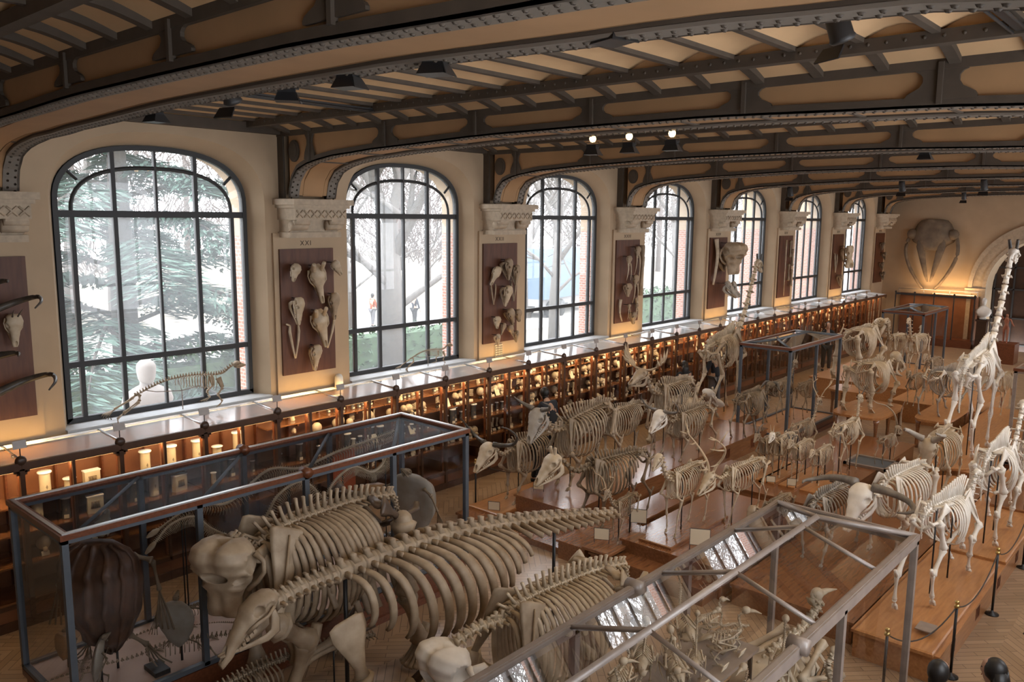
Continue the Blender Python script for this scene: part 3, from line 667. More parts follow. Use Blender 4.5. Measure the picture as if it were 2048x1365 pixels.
table('wooden table with turned legs carrying the rhinoceros skeleton', -6.95, -5.75, 18.95, 21.0, .75, 3)
table('wooden table under the grey-boned bison skeleton', -5.4, -4.6, 19.9, 22.3, .70, 2)
table('small oak table behind the deer case', -8.0, -7.05, 21.6, 22.6, .75, 2)
BB = 0
def base_board(x, y, z, lx, ly, label, m='oak_pale', rz=0, oval=False, h=.05):
    if oval: pl = [(lx/2*cos(a), ly/2*sin(a)) for a in [2*pi*i/24 for i in range(24)]]
    else: pl = [(-lx/2,-ly/2),(lx/2,-ly/2),(lx/2,ly/2),(-lx/2,ly/2)]
    q = [(a*.96,b*.985) for a,b in pl]; n = len(pl); m_ = M()
    m_.loft([[V((a,b,0)) for a,b in pl],[V((a,b,h-.012)) for a,b in pl],[V((a,b,h)) for a,b in q]], smooth=False)
    o = m_.obj('base_board', MT[m]); o.location = (x,y,z); o.rotation_euler = (0,0,rz); return tag(o, label, 'base board')
# ---------------------------------------------------------------- stanchions with rope
def stanchion(x, y, label):
    t = thing('stanchion', label, 'stanchion', (x,y,0), 0, 'rope stanchions'); 
    M().lathe([(.085,0),(.085,.012),(.02,.03),(.016,.06)], n=14).obj('base', MT['black_metal'], t)
    M().tube([(0,0,.03),(0,0,.86)], .016, 8).obj('post', MT['black_metal'], t)
    m = M(); m.lathe([(.03,.85),(.03,.875),(.012,.89)], n=10); m.ell((0,0,.912), .026, 10, 6); m.obj('brass_cap', MT['brass'], t)
def rope(a, b, label, sag=.22):
    a, b = V(a), V(b); o = M().tube([a.lerp(b,i/14)+V((0,0,-sag*4*(i/14)*(1-i/14))) for i in range(15)], .008, 5).obj('barrier_rope', MT['rope']); tag(o, label, 'rope')
ss = [(-2.42,8.75),(-2.04,9.95),(-2.04,12.0),(-2.04,14.0),(-2.04,16.1)]
sl = ['nearest the lone head at the bottom edge','second from the bottom right','third along the camel platform','fourth along the camel platform','farthest along the camel platform']
for (x,y),l in zip(ss, sl): stanchion(x, y, f'rope stanchion by the right aisle, {l}')
for (a,b),l in zip(zip(ss,ss[1:]), ['at its near corner','first span beside the front camel','second span beside the camels','last span beside the camels']): rope((*a,.86),(*b,.86), f'drooping barrier rope along the camel platform, {l}')
stanchion(-9.85, 10.15, 'slim stanchion standing by the buffalo skeleton near the cabinets'); stanchion(-9.75, 15.9, 'slim dark stanchion beside the first giraffe legs')
rope((-9.85,10.15,.86),(-9.6,12.9,.7), 'thin rope hanging behind the buffalo skeleton', .35)
# label frames standing on the platforms
def label_stand(x, y, z, w, h, rz, label, tilt=0):
    t = thing('label_stand', label, 'label stand', (x,y,z), rz)
    M().box((0,0,h*.62), (w,.008,h*.7)).obj('card', MT['card'], t)
    m = M()
    for s in (-1,1): m.tube([(s*w/2,0,0),(s*w/2,0,h)], .006, 4)
    for zz in (h*.26,h*.98): m.tube([(-w/2,0,zz),(w/2,0,zz)], .006, 4)
    m.obj('wire_frame', MT['black_metal'], t)
label_stand(-5.45, 10.25, .45, .28, .34, .5, 'wire framed cream label standing in front of the deer board')
label_stand(-6.78, 9.7, .36, .22, .24, .5, 'wire framed label on the young reindeer board')
label_stand(-6.6, 10.42, .45, .24, .30, .5, 'wire framed label behind the young reindeer legs')
label_stand(-9.28, 10.02, .12, .2, .2, .5, 'small label frame at the foot of the buffalo skeleton')
label_stand(-8.78, 10.62, .47, .18, .16, .5, 'small label frame at the front of the long shiny platform')
label_stand(-6.05, 13.95, .42, .15, .15, .5, 'white card on the first goat board'); label_stand(-5.68, 14.0, .42, .15, .17, .5, 'white card on the second goat board')
o = M().box((0,0,0),(.19,.24,.012)).obj('floor_plate', MT['steel_grey']); o.location = (-2.36,10.05,.457); tag(o, 'grey metal plate lying by the front hoof of the near camel', 'plate')
t = thing('skylight_tray', 'grey metal framed tray lying on the goat platform behind the gazelle', 'tray', (-5.2,16.75,.351)); m = M(); m.bb(-.42,.42,-.38,-.32,0,.05); m.bb(-.42,.42,.32,.38,0,.05); m.bb(-.42,-.36,-.38,.38,0,.05); m.bb(.36,.42,-.38,.38,0,.05); m.obj('rim', MT['steel_grey'], t); M().bb(-.36,.36,-.32,.32,0,.02).obj('bottom', MT['steel_blue'], t)
# ================================================================ skeleton builder
def vertebra(m, p, t, up, ln, r, sp=0, tilt=0, tp=0, w=.45, tdrop=0):
    """body + spinous process + transverse processes"""
    p, t, up = V(p), V(t).normalized(), V(up); sd = up.cross(t).normalized(); up = t.cross(sd)
    m.tube([p-t*ln*.46, p-t*ln*.3, p+t*ln*.3, p+t*ln*.46], [r*1.08, r*.88, r*.88, r*1.08], 7, up)
    if sp > 0:
        b = p+up*r*.6; q = p+up*(r+sp)-t*tilt; a, c = ln*.26, ln*.19; d = r*w
        m.loft([[b-t*a-sd*d*1.3, b+t*a-sd*d*1.3, b+t*a+sd*d*1.3, b-t*a+sd*d*1.3], [b.lerp(q,.6)-t*c-sd*d*.5, b.lerp(q,.6)+t*c-sd*d*.5, b.lerp(q,.6)+t*c+sd*d*.5, b.lerp(q,.6)-t*c+sd*d*.5],
                [q-t*c*1.1-sd*d*.75, q+t*c*1.1-sd*d*.75, q+t*c*1.1+sd*d*.75, q-t*c*1.1+sd*d*.75]])
    if tp > 0:
        for s in (-1,1): m.tube([p+sd*s*r*.5, p+sd*s*(r+tp*.5)-up*tdrop*.5, p+sd*s*(r+tp)-up*tdrop], [(ln*.26,r*.34),(ln*.2,r*.22),(ln*.26,r*.18)], 5, t)
def spine(m, pts, ln0, rad, sp, tilt, tp, gap=.92, ref=(0,0,1), tdrop=None):
    """vertebrae along a sampled curve; rad/sp/tilt/tp are functions of 0..1"""
    acc = [0]
    for a,b in zip(pts, pts[1:]): acc.append(acc[-1]+(b-a).length)
    Ltot = acc[-1]; d = 0; out = []
    def at(d):
        for i in range(len(acc)-1):
            if d <= acc[i+1]: 
                k = (d-acc[i])/max(1e-9,acc[i+1]-acc[i]); return pts[i].lerp(pts[i+1],k), (pts[i+1]-pts[i]).normalized()
        return pts[-1], (pts[-1]-pts[-2]).normalized()
    while d < Ltot:
        u = d/Ltot; ln = ln0(u) if callable(ln0) else ln0; p, t = at(d+ln/2); r = V(ref)
        if abs(r.dot(t)) > .95: r = V((1,0,.01))
        vertebra(m, p, t, r, ln*gap, rad(u), sp(u), tilt(u), tp(u), tdrop=tdrop(u) if tdrop else 0); out.append((p,t)); d += ln
    return out
def rib(m, p, D, Wd, r, lean, um=.93, side=1, n=11, flare=.78, back=0):
    P = []
    for i in range(n):
        u = um*i/(n-1); a = pi*u
        P.append(V((p.x-lean*D*(.55*u+.25*sin(a))-back*u*u, p.y+side*(.012+Wd*.5*abs(sin(a))**flare), p.z+.02*D*sin(min(a*2,pi))-D*(1-cos(a))/2)))
    m.tube(P, [(r*lerp(.75,.62,i/(n-1)), r*lerp(.95,1.35,sin(pi*i/(n-1)))) for i in range(n)], 5, (1,0,0)); return P[-1]
SK = dict(  # rows: along skull 0=back 1=tip : centre height, half width, half height (units of skull length)
 bovid=((0,.0,.13,.10),(.06,.02,.21,.17),(.18,.035,.235,.185),(.33,.01,.24,.19),(.46,-.03,.175,.17),(.6,-.065,.135,.145),(.78,-.11,.105,.10),(.92,-.15,.095,.06),(1,-.17,.06,.03)),
 deer=((0,.0,.11,.10),(.07,.02,.17,.16),(.2,.03,.185,.17),(.34,.0,.2,.165),(.47,-.035,.14,.14),(.62,-.07,.10,.115),(.8,-.11,.08,.08),(.93,-.14,.07,.045),(1,-.155,.045,.025)),
 horse=((0,.0,.1,.1),(.08,.01,.15,.14),(.2,.02,.165,.16),(.34,.0,.19,.17),(.5,-.04,.145,.16),(.68,-.08,.10,.13),(.83,-.12,.085,.09),(.95,-.15,.085,.055),(1,-.165,.055,.03)),
 camel=((0,.02,.1,.1),(.08,.03,.15,.14),(.2,.03,.17,.16),(.34,.01,.21,.17),(.47,-.04,.13,.15),(.62,-.09,.085,.11),(.8,-.13,.07,.075),(.95,-.155,.06,.045),(1,-.165,.04,.025)),
 rhino=((0,.12,.14,.12),(.08,.12,.17,.17),(.2,.07,.17,.17),(.4,.0,.2,.17),(.55,-.02,.17,.16),(.7,.0,.13,.14),(.85,.03,.11,.10),(1,.0,.05,.05)),
 hippo=((0,.05,.16,.12),(.1,.05,.2,.15),(.25,.03,.2,.14),(.4,-.0,.16,.12),(.6,-.03,.14,.11),(.8,-.03,.24,.13),(.95,-.05,.25,.12),(1,-.06,.2,.06)),
 round=((0,.0,.16,.14),(.1,.02,.26,.22),(.28,.03,.29,.24),(.45,.0,.25,.21),(.6,-.05,.19,.15),(.78,-.08,.15,.11),(.93,-.10,.12,.08),(1,-.11,.07,.04)),
 seacow=((0,.05,.14,.10),(.08,.05,.19,.15),(.25,.05,.2,.16),(.42,.02,.19,.16),(.55,-.06,.13,.14),(.7,-.16,.10,.12),(.85,-.28,.09,.10),(1,-.38,.06,.05)))
def hollow(m, cuts):
    """cut ellipsoid hollows (eye sockets, nose opening ...) out of a closed shape"""
    c = M()
    for p, r in cuts: c.ell(p, r, 16, 12)
    a = m.obj('tmp_a', MT['bone']); b = c.obj('tmp_b', MT['bone']); md = a.modifiers.new('b', 'BOOLEAN'); md.operation = 'DIFFERENCE'; md.object = b; md.solver = 'EXACT'; md.use_self = True
    dg = bpy.context.evaluated_depsgraph_get(); dg.update(); me = bpy.data.meshes.new_from_object(a.evaluated_get(dg)); n = M()
    if len(me.polygons) > 20: n.v = [tuple(v.co) for v in me.vertices]; n.f = [tuple(p.vertices) for p in me.polygons]; n.sm = [True]*len(n.f); n.mi = [0]*len(n.f)
    else: n = m
    for o in (a, b): q = o.data; bpy.data.objects.remove(o); bpy.data.meshes.remove(q)
    bpy.data.meshes.remove(me); return n
SKC = {}
def scaled(m, s): n = M(); n.v = [(x*s,y*s,z*s) for x,y,z in m.v]; n.f = list(m.f); n.sm = list(m.sm); n.mi = list(m.mi); return n
def skull(kind, S_, orbit=(.36,.06,.085), jaw=True, jd=.9):
    """returns cranium mesh and jaw mesh; x forward, z up, joint with the neck at the origin"""
    key = (kind, jd)
    if key not in SKC: SKC[key] = unit_skull(kind, orbit, jd)
    c, j = SKC[key]; return scaled(c, S_), (scaled(j, S_) if jaw else M())
def unit_skull(kind, orbit, jd):
    T = SK[kind]; n, k = 22, 28; rings = []
    for i in range(k):
        s = i/(k-1); zc, hw, hh = tab(T, s); ring = []
        for j in range(n):
            a = 2*pi*j/n; c, d = cos(a), sin(a)
            y = hw*math.copysign(abs(c)**.9,c); z = zc+hh*math.copysign(abs(d)**.85,d)
            if d < -.2: y *= .80                              # narrower palate
            e = sqrt((s-orbit[0])**2+(z-zc-orbit[1])**2)/orbit[2]
            if .9 < e < 1.9 and abs(y) > hw*.5: y += math.copysign(.022*(1-abs(e-1.4)/.5), y)   # raised socket rim
            ring.append(V((s,y,z)))
        rings.append(ring)
    m = M(); m.loft(rings); zo, hw, hh = tab(T, orbit[0]); cuts = []
    for q in (-1,1):
        cuts.append(((orbit[0],q*(hw+.015),zo+orbit[1]), (orbit[2]*.86,hw*.62,orbit[2]*.80)))
        z2, w2, h2 = tab(T,.16); cuts.append(((.165,q*(w2+.03),z2-.01), (.095,w2*.42,.085)))
    z3, w3, h3 = tab(T,.90); cuts.append(((.93,0,z3+h3*.95), (.15,w3*.58,h3*1.15)))
    m = hollow(m, cuts)
    for q in (-1,1):                                          # cheek bones and tooth rows
        m.tube([V((.56,q*tab(T,.56)[1]*.92,tab(T,.56)[0]-.06)), V((.42,q*hw*1.02,zo-.075)), V((.26,q*hw*1.16,zo-.06)), V((.12,q*hw*.95,zo-.02))], [(.02,.03),(.018,.03),(.016,.025),(.03,.03)], 6)
        for i in range(5):
            s = .46+.06*i; a = tab(T, s); m.box(V((s,q*a[1]*.62,a[0]-a[2]-.012)), (.045,.04,.06))
    jm = M()
    for q in (-1,1):
        a = tab(T,.14)[1]*.72; jm.tube([V((.13,q*a,-.06)), V((.15,q*a*1.02,-.2)), V((.2,q*a*.95,-.30*jd-.05)), V((.33,q*a*.85,-.33*jd-.05)), V((.55,q*a*.62,-.29*jd-.05)), V((.78,q*a*.34,-.235*jd-.05)), V((.97,q*.02,-.19*jd-.05))],
             [(.035,.016),(.07,.015),(.085,.016),(.065,.018),(.042,.02),(.028,.02),(.02,.03)], 7, (0,1,0))
    return m, jm
def swept(pts, r0, r1, n=8, seg=5):
    P = cat(pts, seg); k = len(P); m = M(); m.tube(P, [lerp(r0,r1,(i/(k-1))**.8) for i in range(k)], n); return m
def horn(kind, S_, q):
    """one horn or antler (side q=+-1) in skull coordinates, scaled by skull length"""
    f = lambda *p: [V((a,q*b,c))*S_ for a,b,c in p]
    if kind == 'buffalo': return swept(f((.1,.16,.15),(.0,.42,.08),(-.12,.78,.12),(-.16,1.0,.42),(-.06,.94,.78),(.06,.78,.95)), .085*S_, .012*S_)
    if kind == 'anoa': return swept(f((.1,.14,.15),(.05,.45,.1),(.02,.72,.2),(.03,.82,.5),(.06,.70,.74)), .075*S_, .01*S_)
    if kind == 'gaur': return swept(f((.08,.16,.16),(.05,.42,.24),(.05,.56,.45),(.1,.5,.68)), .08*S_, .012*S_)
    if kind == 'bull': return swept(f((.06,.18,.13),(.02,.5,.06),(.05,.85,.0),(.22,1.08,.05),(.42,1.12,.22),(.56,1.02,.36)), .10*S_, .018*S_)
    if kind == 'ankole': return swept(f((.04,.14,.16),(-.04,.34,.3),(-.10,.50,.62),(-.06,.48,.98),(-.08,.40,1.25)), .105*S_, .025*S_)
    if kind == 'musk': return swept(f((.12,.1,.16),(.12,.3,.12),(.16,.42,-.1),(.32,.5,-.12),(.4,.52,.1)), .09*S_, .012*S_)
    if kind == 'spike': return swept(f((.16,.08,.15),(.02,.12,.42),(-.12,.15,.72)), .045*S_, .008*S_, 7)
    if kind == 'vspike': return swept(f((.2,.08,.15),(.14,.2,.5),(.06,.34,.95)), .05*S_, .012*S_, 7)
    if kind == 'lyre': return swept(f((.16,.08,.15),(-.05,.16,.6),(-.25,.34,1.2),(-.2,.5,1.8),(.05,.56,2.2)), .045*S_, .01*S_, 7, 7)
    if kind == 'oryx': return swept(f((.15,.07,.14),(-.25,.16,.55),(-.75,.36,.75),(-1.3,.62,.72),(-1.7,.85,.95)), .05*S_, .012*S_, 7, 7)
    if kind == 'goat': return swept(f((.16,.08,.15),(-.02,.14,.42),(-.3,.26,.5),(-.55,.38,.35)), .06*S_, .012*S_)
    if kind == 'curl': return swept(f((.14,.1,.14),(.0,.22,.34),(-.2,.38,.3),(-.22,.46,.02),(-.02,.5,-.1),(.14,.52,.02)), .075*S_, .014*S_)
    if kind == 'ossicone': return swept(f((.18,.09,.13),(.10,.11,.3),(.03,.13,.44)), .055*S_, .05*S_, 7)
    m = M()
    if kind == 'stag':
        B = cat(f((.12,.09,.13),(-.1,.22,.45),(-.25,.52,.85),(-.2,.75,1.35),(.05,.72,1.85),(.25,.55,2.15)), 5); k = len(B)
        m.tube(B, [lerp(.062,.03,i/(k-1))*S_ for i in range(k)], 7)
        for i, d, L in ((2,(.8,.2,.45),.55),(6,(.85,.1,.4),.6),(14,(.75,-.3,.5),.75),(19,(-.5,.45,.75),.6),(22,(.7,.0,.6),.5)):
            e = V((d[0],q*d[1],d[2])).normalized()*L*S_; m.tube([B[i],B[i]+e*.5+V((0,0,-.04*S_)),B[i]+e], [.04*S_,.032*S_,.012*S_], 6)
    elif kind == 'reindeer':
        B = cat(f((.12,.08,.13),(-.15,.25,.4),(-.35,.5,.8),(-.2,.65,1.25),(.1,.6,1.6)), 5); k = len(B); m.tube(B, [lerp(.045,.02,i/(k-1))*S_ for i in range(k)], 6)
        for i, d, L in ((2,(.9,.1,.35),.5),(7,(-.5,.3,.5),.35),(13,(-.3,.2,.8),.5),(16,(.5,-.3,.8),.4),(18,(-.3,.3,.8),.4)):
            e = V((d[0],q*d[1],d[2])).normalized()*L*S_; m.tube([B[i],B[i]+e*.5,B[i]+e], [.03*S_,.022*S_,.01*S_], 5)
    elif kind == 'moose':
        m.tube(f((.12,.1,.13),(.1,.3,.16),(.08,.5,.24)), [.05*S_]*3, 7)
        pal = f((.10,.46,.22),(.02,.66,.36),(-.04,.86,.56)); m.tube(pal, [(.06*S_,.03*S_),(.22*S_,.03*S_),(.17*S_,.02*S_)], 9, (0,-q*.6,1))
        for d in ((.75,.5,.25),(.42,.72,.62),(.1,.95,.85),(-.15,1.12,.95),(-.32,.98,.92)):
            a = V((.0+d[0]*.25,q*(.62+d[1]*.18),.40+d[2]*.12))*S_; e = V((.0+d[0]*.55,q*(.66+d[1]*.30),.52+d[2]*.50))*S_; m.tube([a,a.lerp(e,.5)+V((0,q*.03*S_,0)),e+V((0,0,.10*S_))], [.075*S_,.045*S_,.01*S_], 6)
    return m
SPP = dict(  # L, rump, poll ahead, poll z, nose ahead, nose z | chest depth, chest width, spines, ribs radius, leg radius, skull, neck sag, ribs
 bovid=(.78,.92,.45,.92,.85,.68, .50,.36,.13,.013,.020,'bovid',-.10,13), horse=(.8,.95,.5,1.15,.85,.85, .45,.34,.09,.011,.019,'horse',-.12,16),
 deer=(.75,.98,.38,1.3,.62,1.15, .42,.29,.065,.009,.015,'deer',-.06,13), moose=(.7,.9,.4,1.08,.78,1.03, .40,.28,.14,.010,.016,'horse',-.07,13),
 giraffe=(.5,.85,.55,1.62,.72,1.5, .33,.22,.12,.008,.015,'camel',-.03,13), goat=(.78,.98,.32,1.15,.58,.98, .46,.32,.07,.011,.016,'deer',-.05,13),
 rhino=(1.0,.98,.55,.85,1.1,.55, .62,.60,.12,.016,.034,'rhino',-.08,18), camel=(.78,.93,.75,1.0,1.0,.95, .44,.32,.15,.011,.017,'camel',-.22,12),
 eleph=(.72,.95,.35,1.02,.5,.7, .56,.50,.07,.014,.036,'round',.02,18), llama=(.8,.97,.35,1.4,.55,1.35, .44,.30,.05,.010,.015,'camel',-.08,12))
def pm(*p): return Matrix.LocRotScale(*p)
def skeleton(name, label, cat_, sp, x, y, head, H, gz, bm='bone', **o):
    """a mounted skeleton: root Empty at ground level, +x is forward"""
    L_,rh,pa,pz,na,nz,D_,W_,wp_,rr_,lr_,sk,sag,nr = SPP[sp]
    g = lambda k, d: o.get(k, d)
    t = thing(name, label, cat_, (x,y,gz), radians(head)); B = MT[bm]
    L = g('L',L_)*H; rh = g('rump',rh)*H; D = g('D',D_)*H; Wd = g('W',W_)*H; wp = g('wp',wp_)*H; rr = rr_*H*g('rk',1); lr = lr_*H*g('lk',1); vr = .021*H*g('vk',1)
    zs = H-wp-vr; poll = V((L/2+g('pa',pa)*H,0,g('pz',pz)*H)); nose = V((L/2+g('na',na)*H,0,g('nz',nz)*H))
    wi = V((L/2,0,zs-.02*H)); hp = V((-L/2,0,rh-.06*H)); mid = V((0,0,(wi.z+hp.z)/2+g('arch',.02)*H))
    # backbone
    m = M(); nb = V((L/2+.07*H,0,zs-.07*H)); nl = (poll-nb).length
    nm = nb.lerp(poll,.45)+V((.02*H,0,g('sag',sag)*H)); tail0 = hp+V((-.13*H,0,-.02*H))
    trunk = cat([nb,wi,wi.lerp(mid,.5)+V((0,0,.012*H)),mid,mid.lerp(hp,.5)+V((0,0,.008*H)),hp,tail0], 6); peak = g('peak',.16); lv = L/17
    tv = spine(m, trunk, lv, lambda u: vr*lerp(1,1.15,u), lambda u: wp*lerp(.42,1,max(0,1-abs(u-peak)/g('spread',.3)))*(1 if u < .82 else .6), lambda u: wp*.45*max(-.2,1-u*2.2), lambda u: .02*H if u < .55 else (.075*H if u < .8 else .03*H), .9)
    cl = nl/6.5; spine(m, cat([poll,nm,nb], 6), cl, lambda u: vr*lerp(1.15,1.35,u), lambda u: .012*H if u < .7 else wp*.35, lambda u: .0, lambda u: .035*H*g('ck',1), .93)
    tl = g('tail',.35)*H
    if tl > 0: spine(m, cat([tail0, tail0+V((-.12*tl-.02,0,-.25*tl)), tail0+V((-.2*tl-.02,0,-.65*tl)), tail0+V((-.18*tl,0,-tl))], 4), lambda u: lv*.62, lambda u: vr*lerp(.7,.22,u), lambda u: .008*H*(1-u), lambda u: 0, lambda u: .012*H*(1-u))
    m.obj('spine', B, t)
    # rib cage
    m = M(); ends = []; x0, x1 = L/2+.05*H, -L*g('rl',.24)
    for i in range(nr):
        u = i/(nr-1); p = V((lerp(x0,x1,u), 0, 0)); p.z = min(tv, key=lambda q: abs(q[0].x-p.x))[0].z-.1*vr
        Di = D*tab(((0,.72),(.15,.85),(.45,1.0),(.7,.93),(1,.62)), u)[0]; Wi = Wd*tab(((0,.42),(.2,.66),(.55,1.0),(.85,1.0),(1,.86)), u)[0]
        um = tab(((0,.93),(.55,.92),(.62,.80),(1,.52)), u)[0]
        for s in (-1,1): e = rib(m, p, Di, Wi, rr*lerp(1.15,.8,u), g('lean',.22)*lerp(.4,1.15,u), um, s)
        if u < .58: ends.append(V((e.x,0,e.z)))
        elif s == 1 and ends and u < .8:
            for q in (-1,1): m.tube([V((e.x,q*abs(e.y),e.z)), V((lerp(e.x,ends[-1].x,.6),q*abs(e.y)*.75,lerp(e.z,ends[-1].z,.7))), ends[-1]+V((0,q*.02*H,0))], rr*.6, 4)
    m.tube([ends[0]+V((.05*H,0,.04*H))]+ends, [(rr*1.6,rr*1.4)]*(len(ends)+1), 6); m.obj('rib_cage', B, t)
    # shoulder blades and legs
    zb = zs-D; shz = zs-.66*D; ez = zb+.03*H; sw = g('sw',(0.06,-.06,-.08,.07)); yw = Wd*.46; pil = g('pillar',False)
    SB = MT[g('scap',bm)]
    def seg(pts, rads): 
        for (a,b,r) in pts: m.bone(a,b,r)
    for k, s in ((0,1),(1,-1)):
        top = V((L/2-.06*H, s*Wd*.20, zs+.03*H)); gl = V((L/2+.10*H, s*yw, shz)); d = top-gl
        m = M(); m.tube([gl, gl+d*.14, gl+d*.45, gl+d*.8, gl+d*.97, gl+d], [(.035*H,.022*H),(.024*H,.014*H),(.052*H,.007*H),(.092*H,.005*H),(.105*H,.006*H),(.08*H,.004*H)], 8, (0,1,0))
        m.tube([gl+d*.2+V((0,s*.008*H,0)), gl+d*.5+V((.0,s*.022*H,0)), gl+d*.93+V((0,s*.012*H,0))], [.006*H,.009*H,.005*H], 5); m.obj('shoulder_blade', SB, t)
        w = sw[k]*H; m = M()
        el = V((L/2-.06*H, s*yw*.95, ez)); kn = V((L/2-.01*H+w*.55, s*yw*.78, ez*.53)); fe = V((L/2+.0*H+w*.92, s*yw*.74, ez*.17)); ho = V((L/2+.035*H+w, s*yw*.74, .012*H))
        if pil: kn = V((L/2-.02*H+w*.6, s*yw*.8, ez*.42)); fe = V((L/2+w*.95, s*yw*.8, ez*.12)); ho = V((L/2+.03*H+w, s*yw*.8, .02*H))
        m.bone(gl, el, lr*1.15); m.ell(gl, lr*1.6, 8, 6)
        m.bone(el+V((.012*H,0,0)), kn, lr*.9); m.tube([el+V((-.05*H,0,.065*H)), el+V((-.03*H,0,.0)), el.lerp(kn,.5)+V((-.022*H,0,0)), kn.lerp(el,.1)+V((-.012*H,0,0))], [lr*.7,lr*.75,lr*.4,lr*.25], 6)
        m.ell(kn, (lr*1.35,lr*1.2,lr*1.2), 8, 5)
        if pil:
            m.bone(kn, fe, lr*.7); m.ell(fe, (lr*1.5,lr*1.5,lr), 8, 5)
            for a in (-50,-25,0,25,50): m.bone(fe+V((0,lr*.9*sin(radians(a)),-lr*.2)), ho+V((lr*1.3*cos(radians(a))-lr*.2,lr*1.8*sin(radians(a)),0)), lr*.34, 5)
        else:
            m.bone(kn, fe, lr*.68, 7, 1.5, 1.55); m.bone(fe, fe.lerp(ho,.55), lr*.6, 6)
            for a in (-.55,.55): m.tube([fe.lerp(ho,.5)+V((0,a*lr,0)), ho+V((-.01*H,a*lr,.012*H)), ho+V((.03*H,a*lr,-.008*H))], [lr*.6,lr*.75,lr*.25], 6)
        m.obj('fore_leg', B, t)
    # pelvis
    m = M(); az = rh-.15*H; ax = -L/2-.06*H; yh = Wd*.30
    for s in (-1,1):
        ac = V((ax,s*yh,az)); wing = V((-L/2+.09*H,s*yh*1.25,rh-.03*H)); sac = V((-L/2+.02*H,s*.025*H,rh-.045*H)); isch = V((ax-.13*H,s*yh*.8,az+.01*H)); pub = V((ax-.01*H,s*.01*H,az-.07*H))
        m.tube([ac, ac.lerp(wing,.45), wing.lerp(ac,.12), wing], [(.024*H,.022*H),(.016*H,.014*H),(.05*H,.009*H),(.055*H*g('wing',1),.008*H)], 7, (0,s,.5)); m.tube([wing+V((0,-s*.01*H,-.01*H)), sac], [(.035*H,.012*H),(.022*H,.012*H)], 6)
        m.tube([ac, ac.lerp(isch,.5), isch, isch+V((-.02*H,-s*.01*H,.03*H))], [(.022*H,.02*H),(.014*H,.012*H),(.03*H,.013*H),(.015*H,.01*H)], 6); m.tube([ac,pub], [.018*H,.013*H], 6); m.tube([pub, V((isch.x+.03*H,s*.012*H,pub.z)), isch], [.012*H,.014*H,.016*H], 6)
    m.obj('pelvis', MT[g('pel',bm)], t)
    for k, s in ((2,1),(3,-1)):
        w = sw[k]*H; m = M(); ac = V((ax,s*yh*1.12,az))
        kn = V((-L/2+.05*H+w*.3, s*Wd*.40, az*.66)); hk = V((-L/2-.13*H+w*.75, s*Wd*.34, az*.40)); fe = V((-L/2-.09*H+w*.95, s*Wd*.33, az*.135)); ho = V((-L/2-.04*H+w, s*Wd*.33, .012*H))
        if pil: kn = V((-L/2-.02*H+w*.4, s*Wd*.4, az*.52)); hk = V((-L/2-.08*H+w*.9, s*Wd*.38, az*.16)); fe = V((-L/2-.06*H+w, s*Wd*.38, az*.10)); ho = V((-L/2-.01*H+w, s*Wd*.38, .02*H))
        m.ell(ac, lr*1.35, 8, 6); m.bone(ac, kn, lr*1.15); m.ell(kn+V((.028*H,0,.01*H)), (lr*.6,lr*.7,lr*1.0), 7, 5); m.bone(kn, hk, lr*.95); m.ell(hk, (lr*1.1,lr*1.05,lr*1.3), 8, 5)
        m.tube([hk, hk+V((-.035*H,0,.045*H)), hk+V((-.05*H,0,.075*H))], [lr*.85,lr*.65,lr*.75], 6)
        if pil:
            for a in (-50,-25,0,25,50): m.bone(hk+V((.01*H,lr*.8*sin(radians(a)),-lr*.5)), ho+V((lr*1.4*cos(radians(a))-lr*.2,lr*1.8*sin(radians(a)),0)), lr*.34, 5)
        else:
            m.bone(hk, fe, lr*.68, 7, 1.5, 1.55); m.bone(fe, fe.lerp(ho,.55), lr*.6, 6)
            for a in (-.55,.55): m.tube([fe.lerp(ho,.5)+V((0,a*lr,0)), ho+V((-.01*H,a*lr,.012*H)), ho+V((.03*H,a*lr,-.008*H))], [lr*.6,lr*.75,lr*.25], 6)
        m.obj('hind_leg', B, t)
    # skull
    SL = (nose-poll).length*g('sl',1); dx = (nose-poll).normalized(); dz = V((-dx.z,0,dx.x)); R = Matrix(((dx.x,0,dz.x),(0,1,0),(dx.z,0,dz.z))).to_4x4()
    Ry = Matrix.Rotation(radians(g('turn',0)),4,'Z'); Mx = Matrix.Translation(poll)@Ry@R
    if sp == 'eleph': cm, jm = elephant_skull(SL)
    else: cm, jm = skull(g('skull',sk), SL, jd=g('jd',.9))
    so = cm.xf(Mx).obj('skull', MT[g('sm',bm)], t); jm.xf(Mx).obj('lower_jaw', MT[g('sm',bm)], so)
    if g('horn',None):
        for q in (-1,1): horn(g('horn',None), SL*g('hs',1), q).xf(Mx).obj('antler' if g('hm','horn_dark') == 'antler' else 'horn', MT[g('hm','horn_dark')], so)
    if g('rods',True):
        for xx in g('rodx',(.36,-.30)): 
            zt = min(tv, key=lambda q: abs(q[0].x-xx*L))[0].z-vr; M().tube([(xx*L,0,0),(xx*L,0,zt)], .011, 6).obj('support_rod', MT['black_metal'], t)
    return t
def elephant_skull(S_):
    if 'el' not in SKC: SKC['el'] = unit_elephant_skull()
    c, j = SKC['el']; return scaled(c, S_), scaled(j, S_)
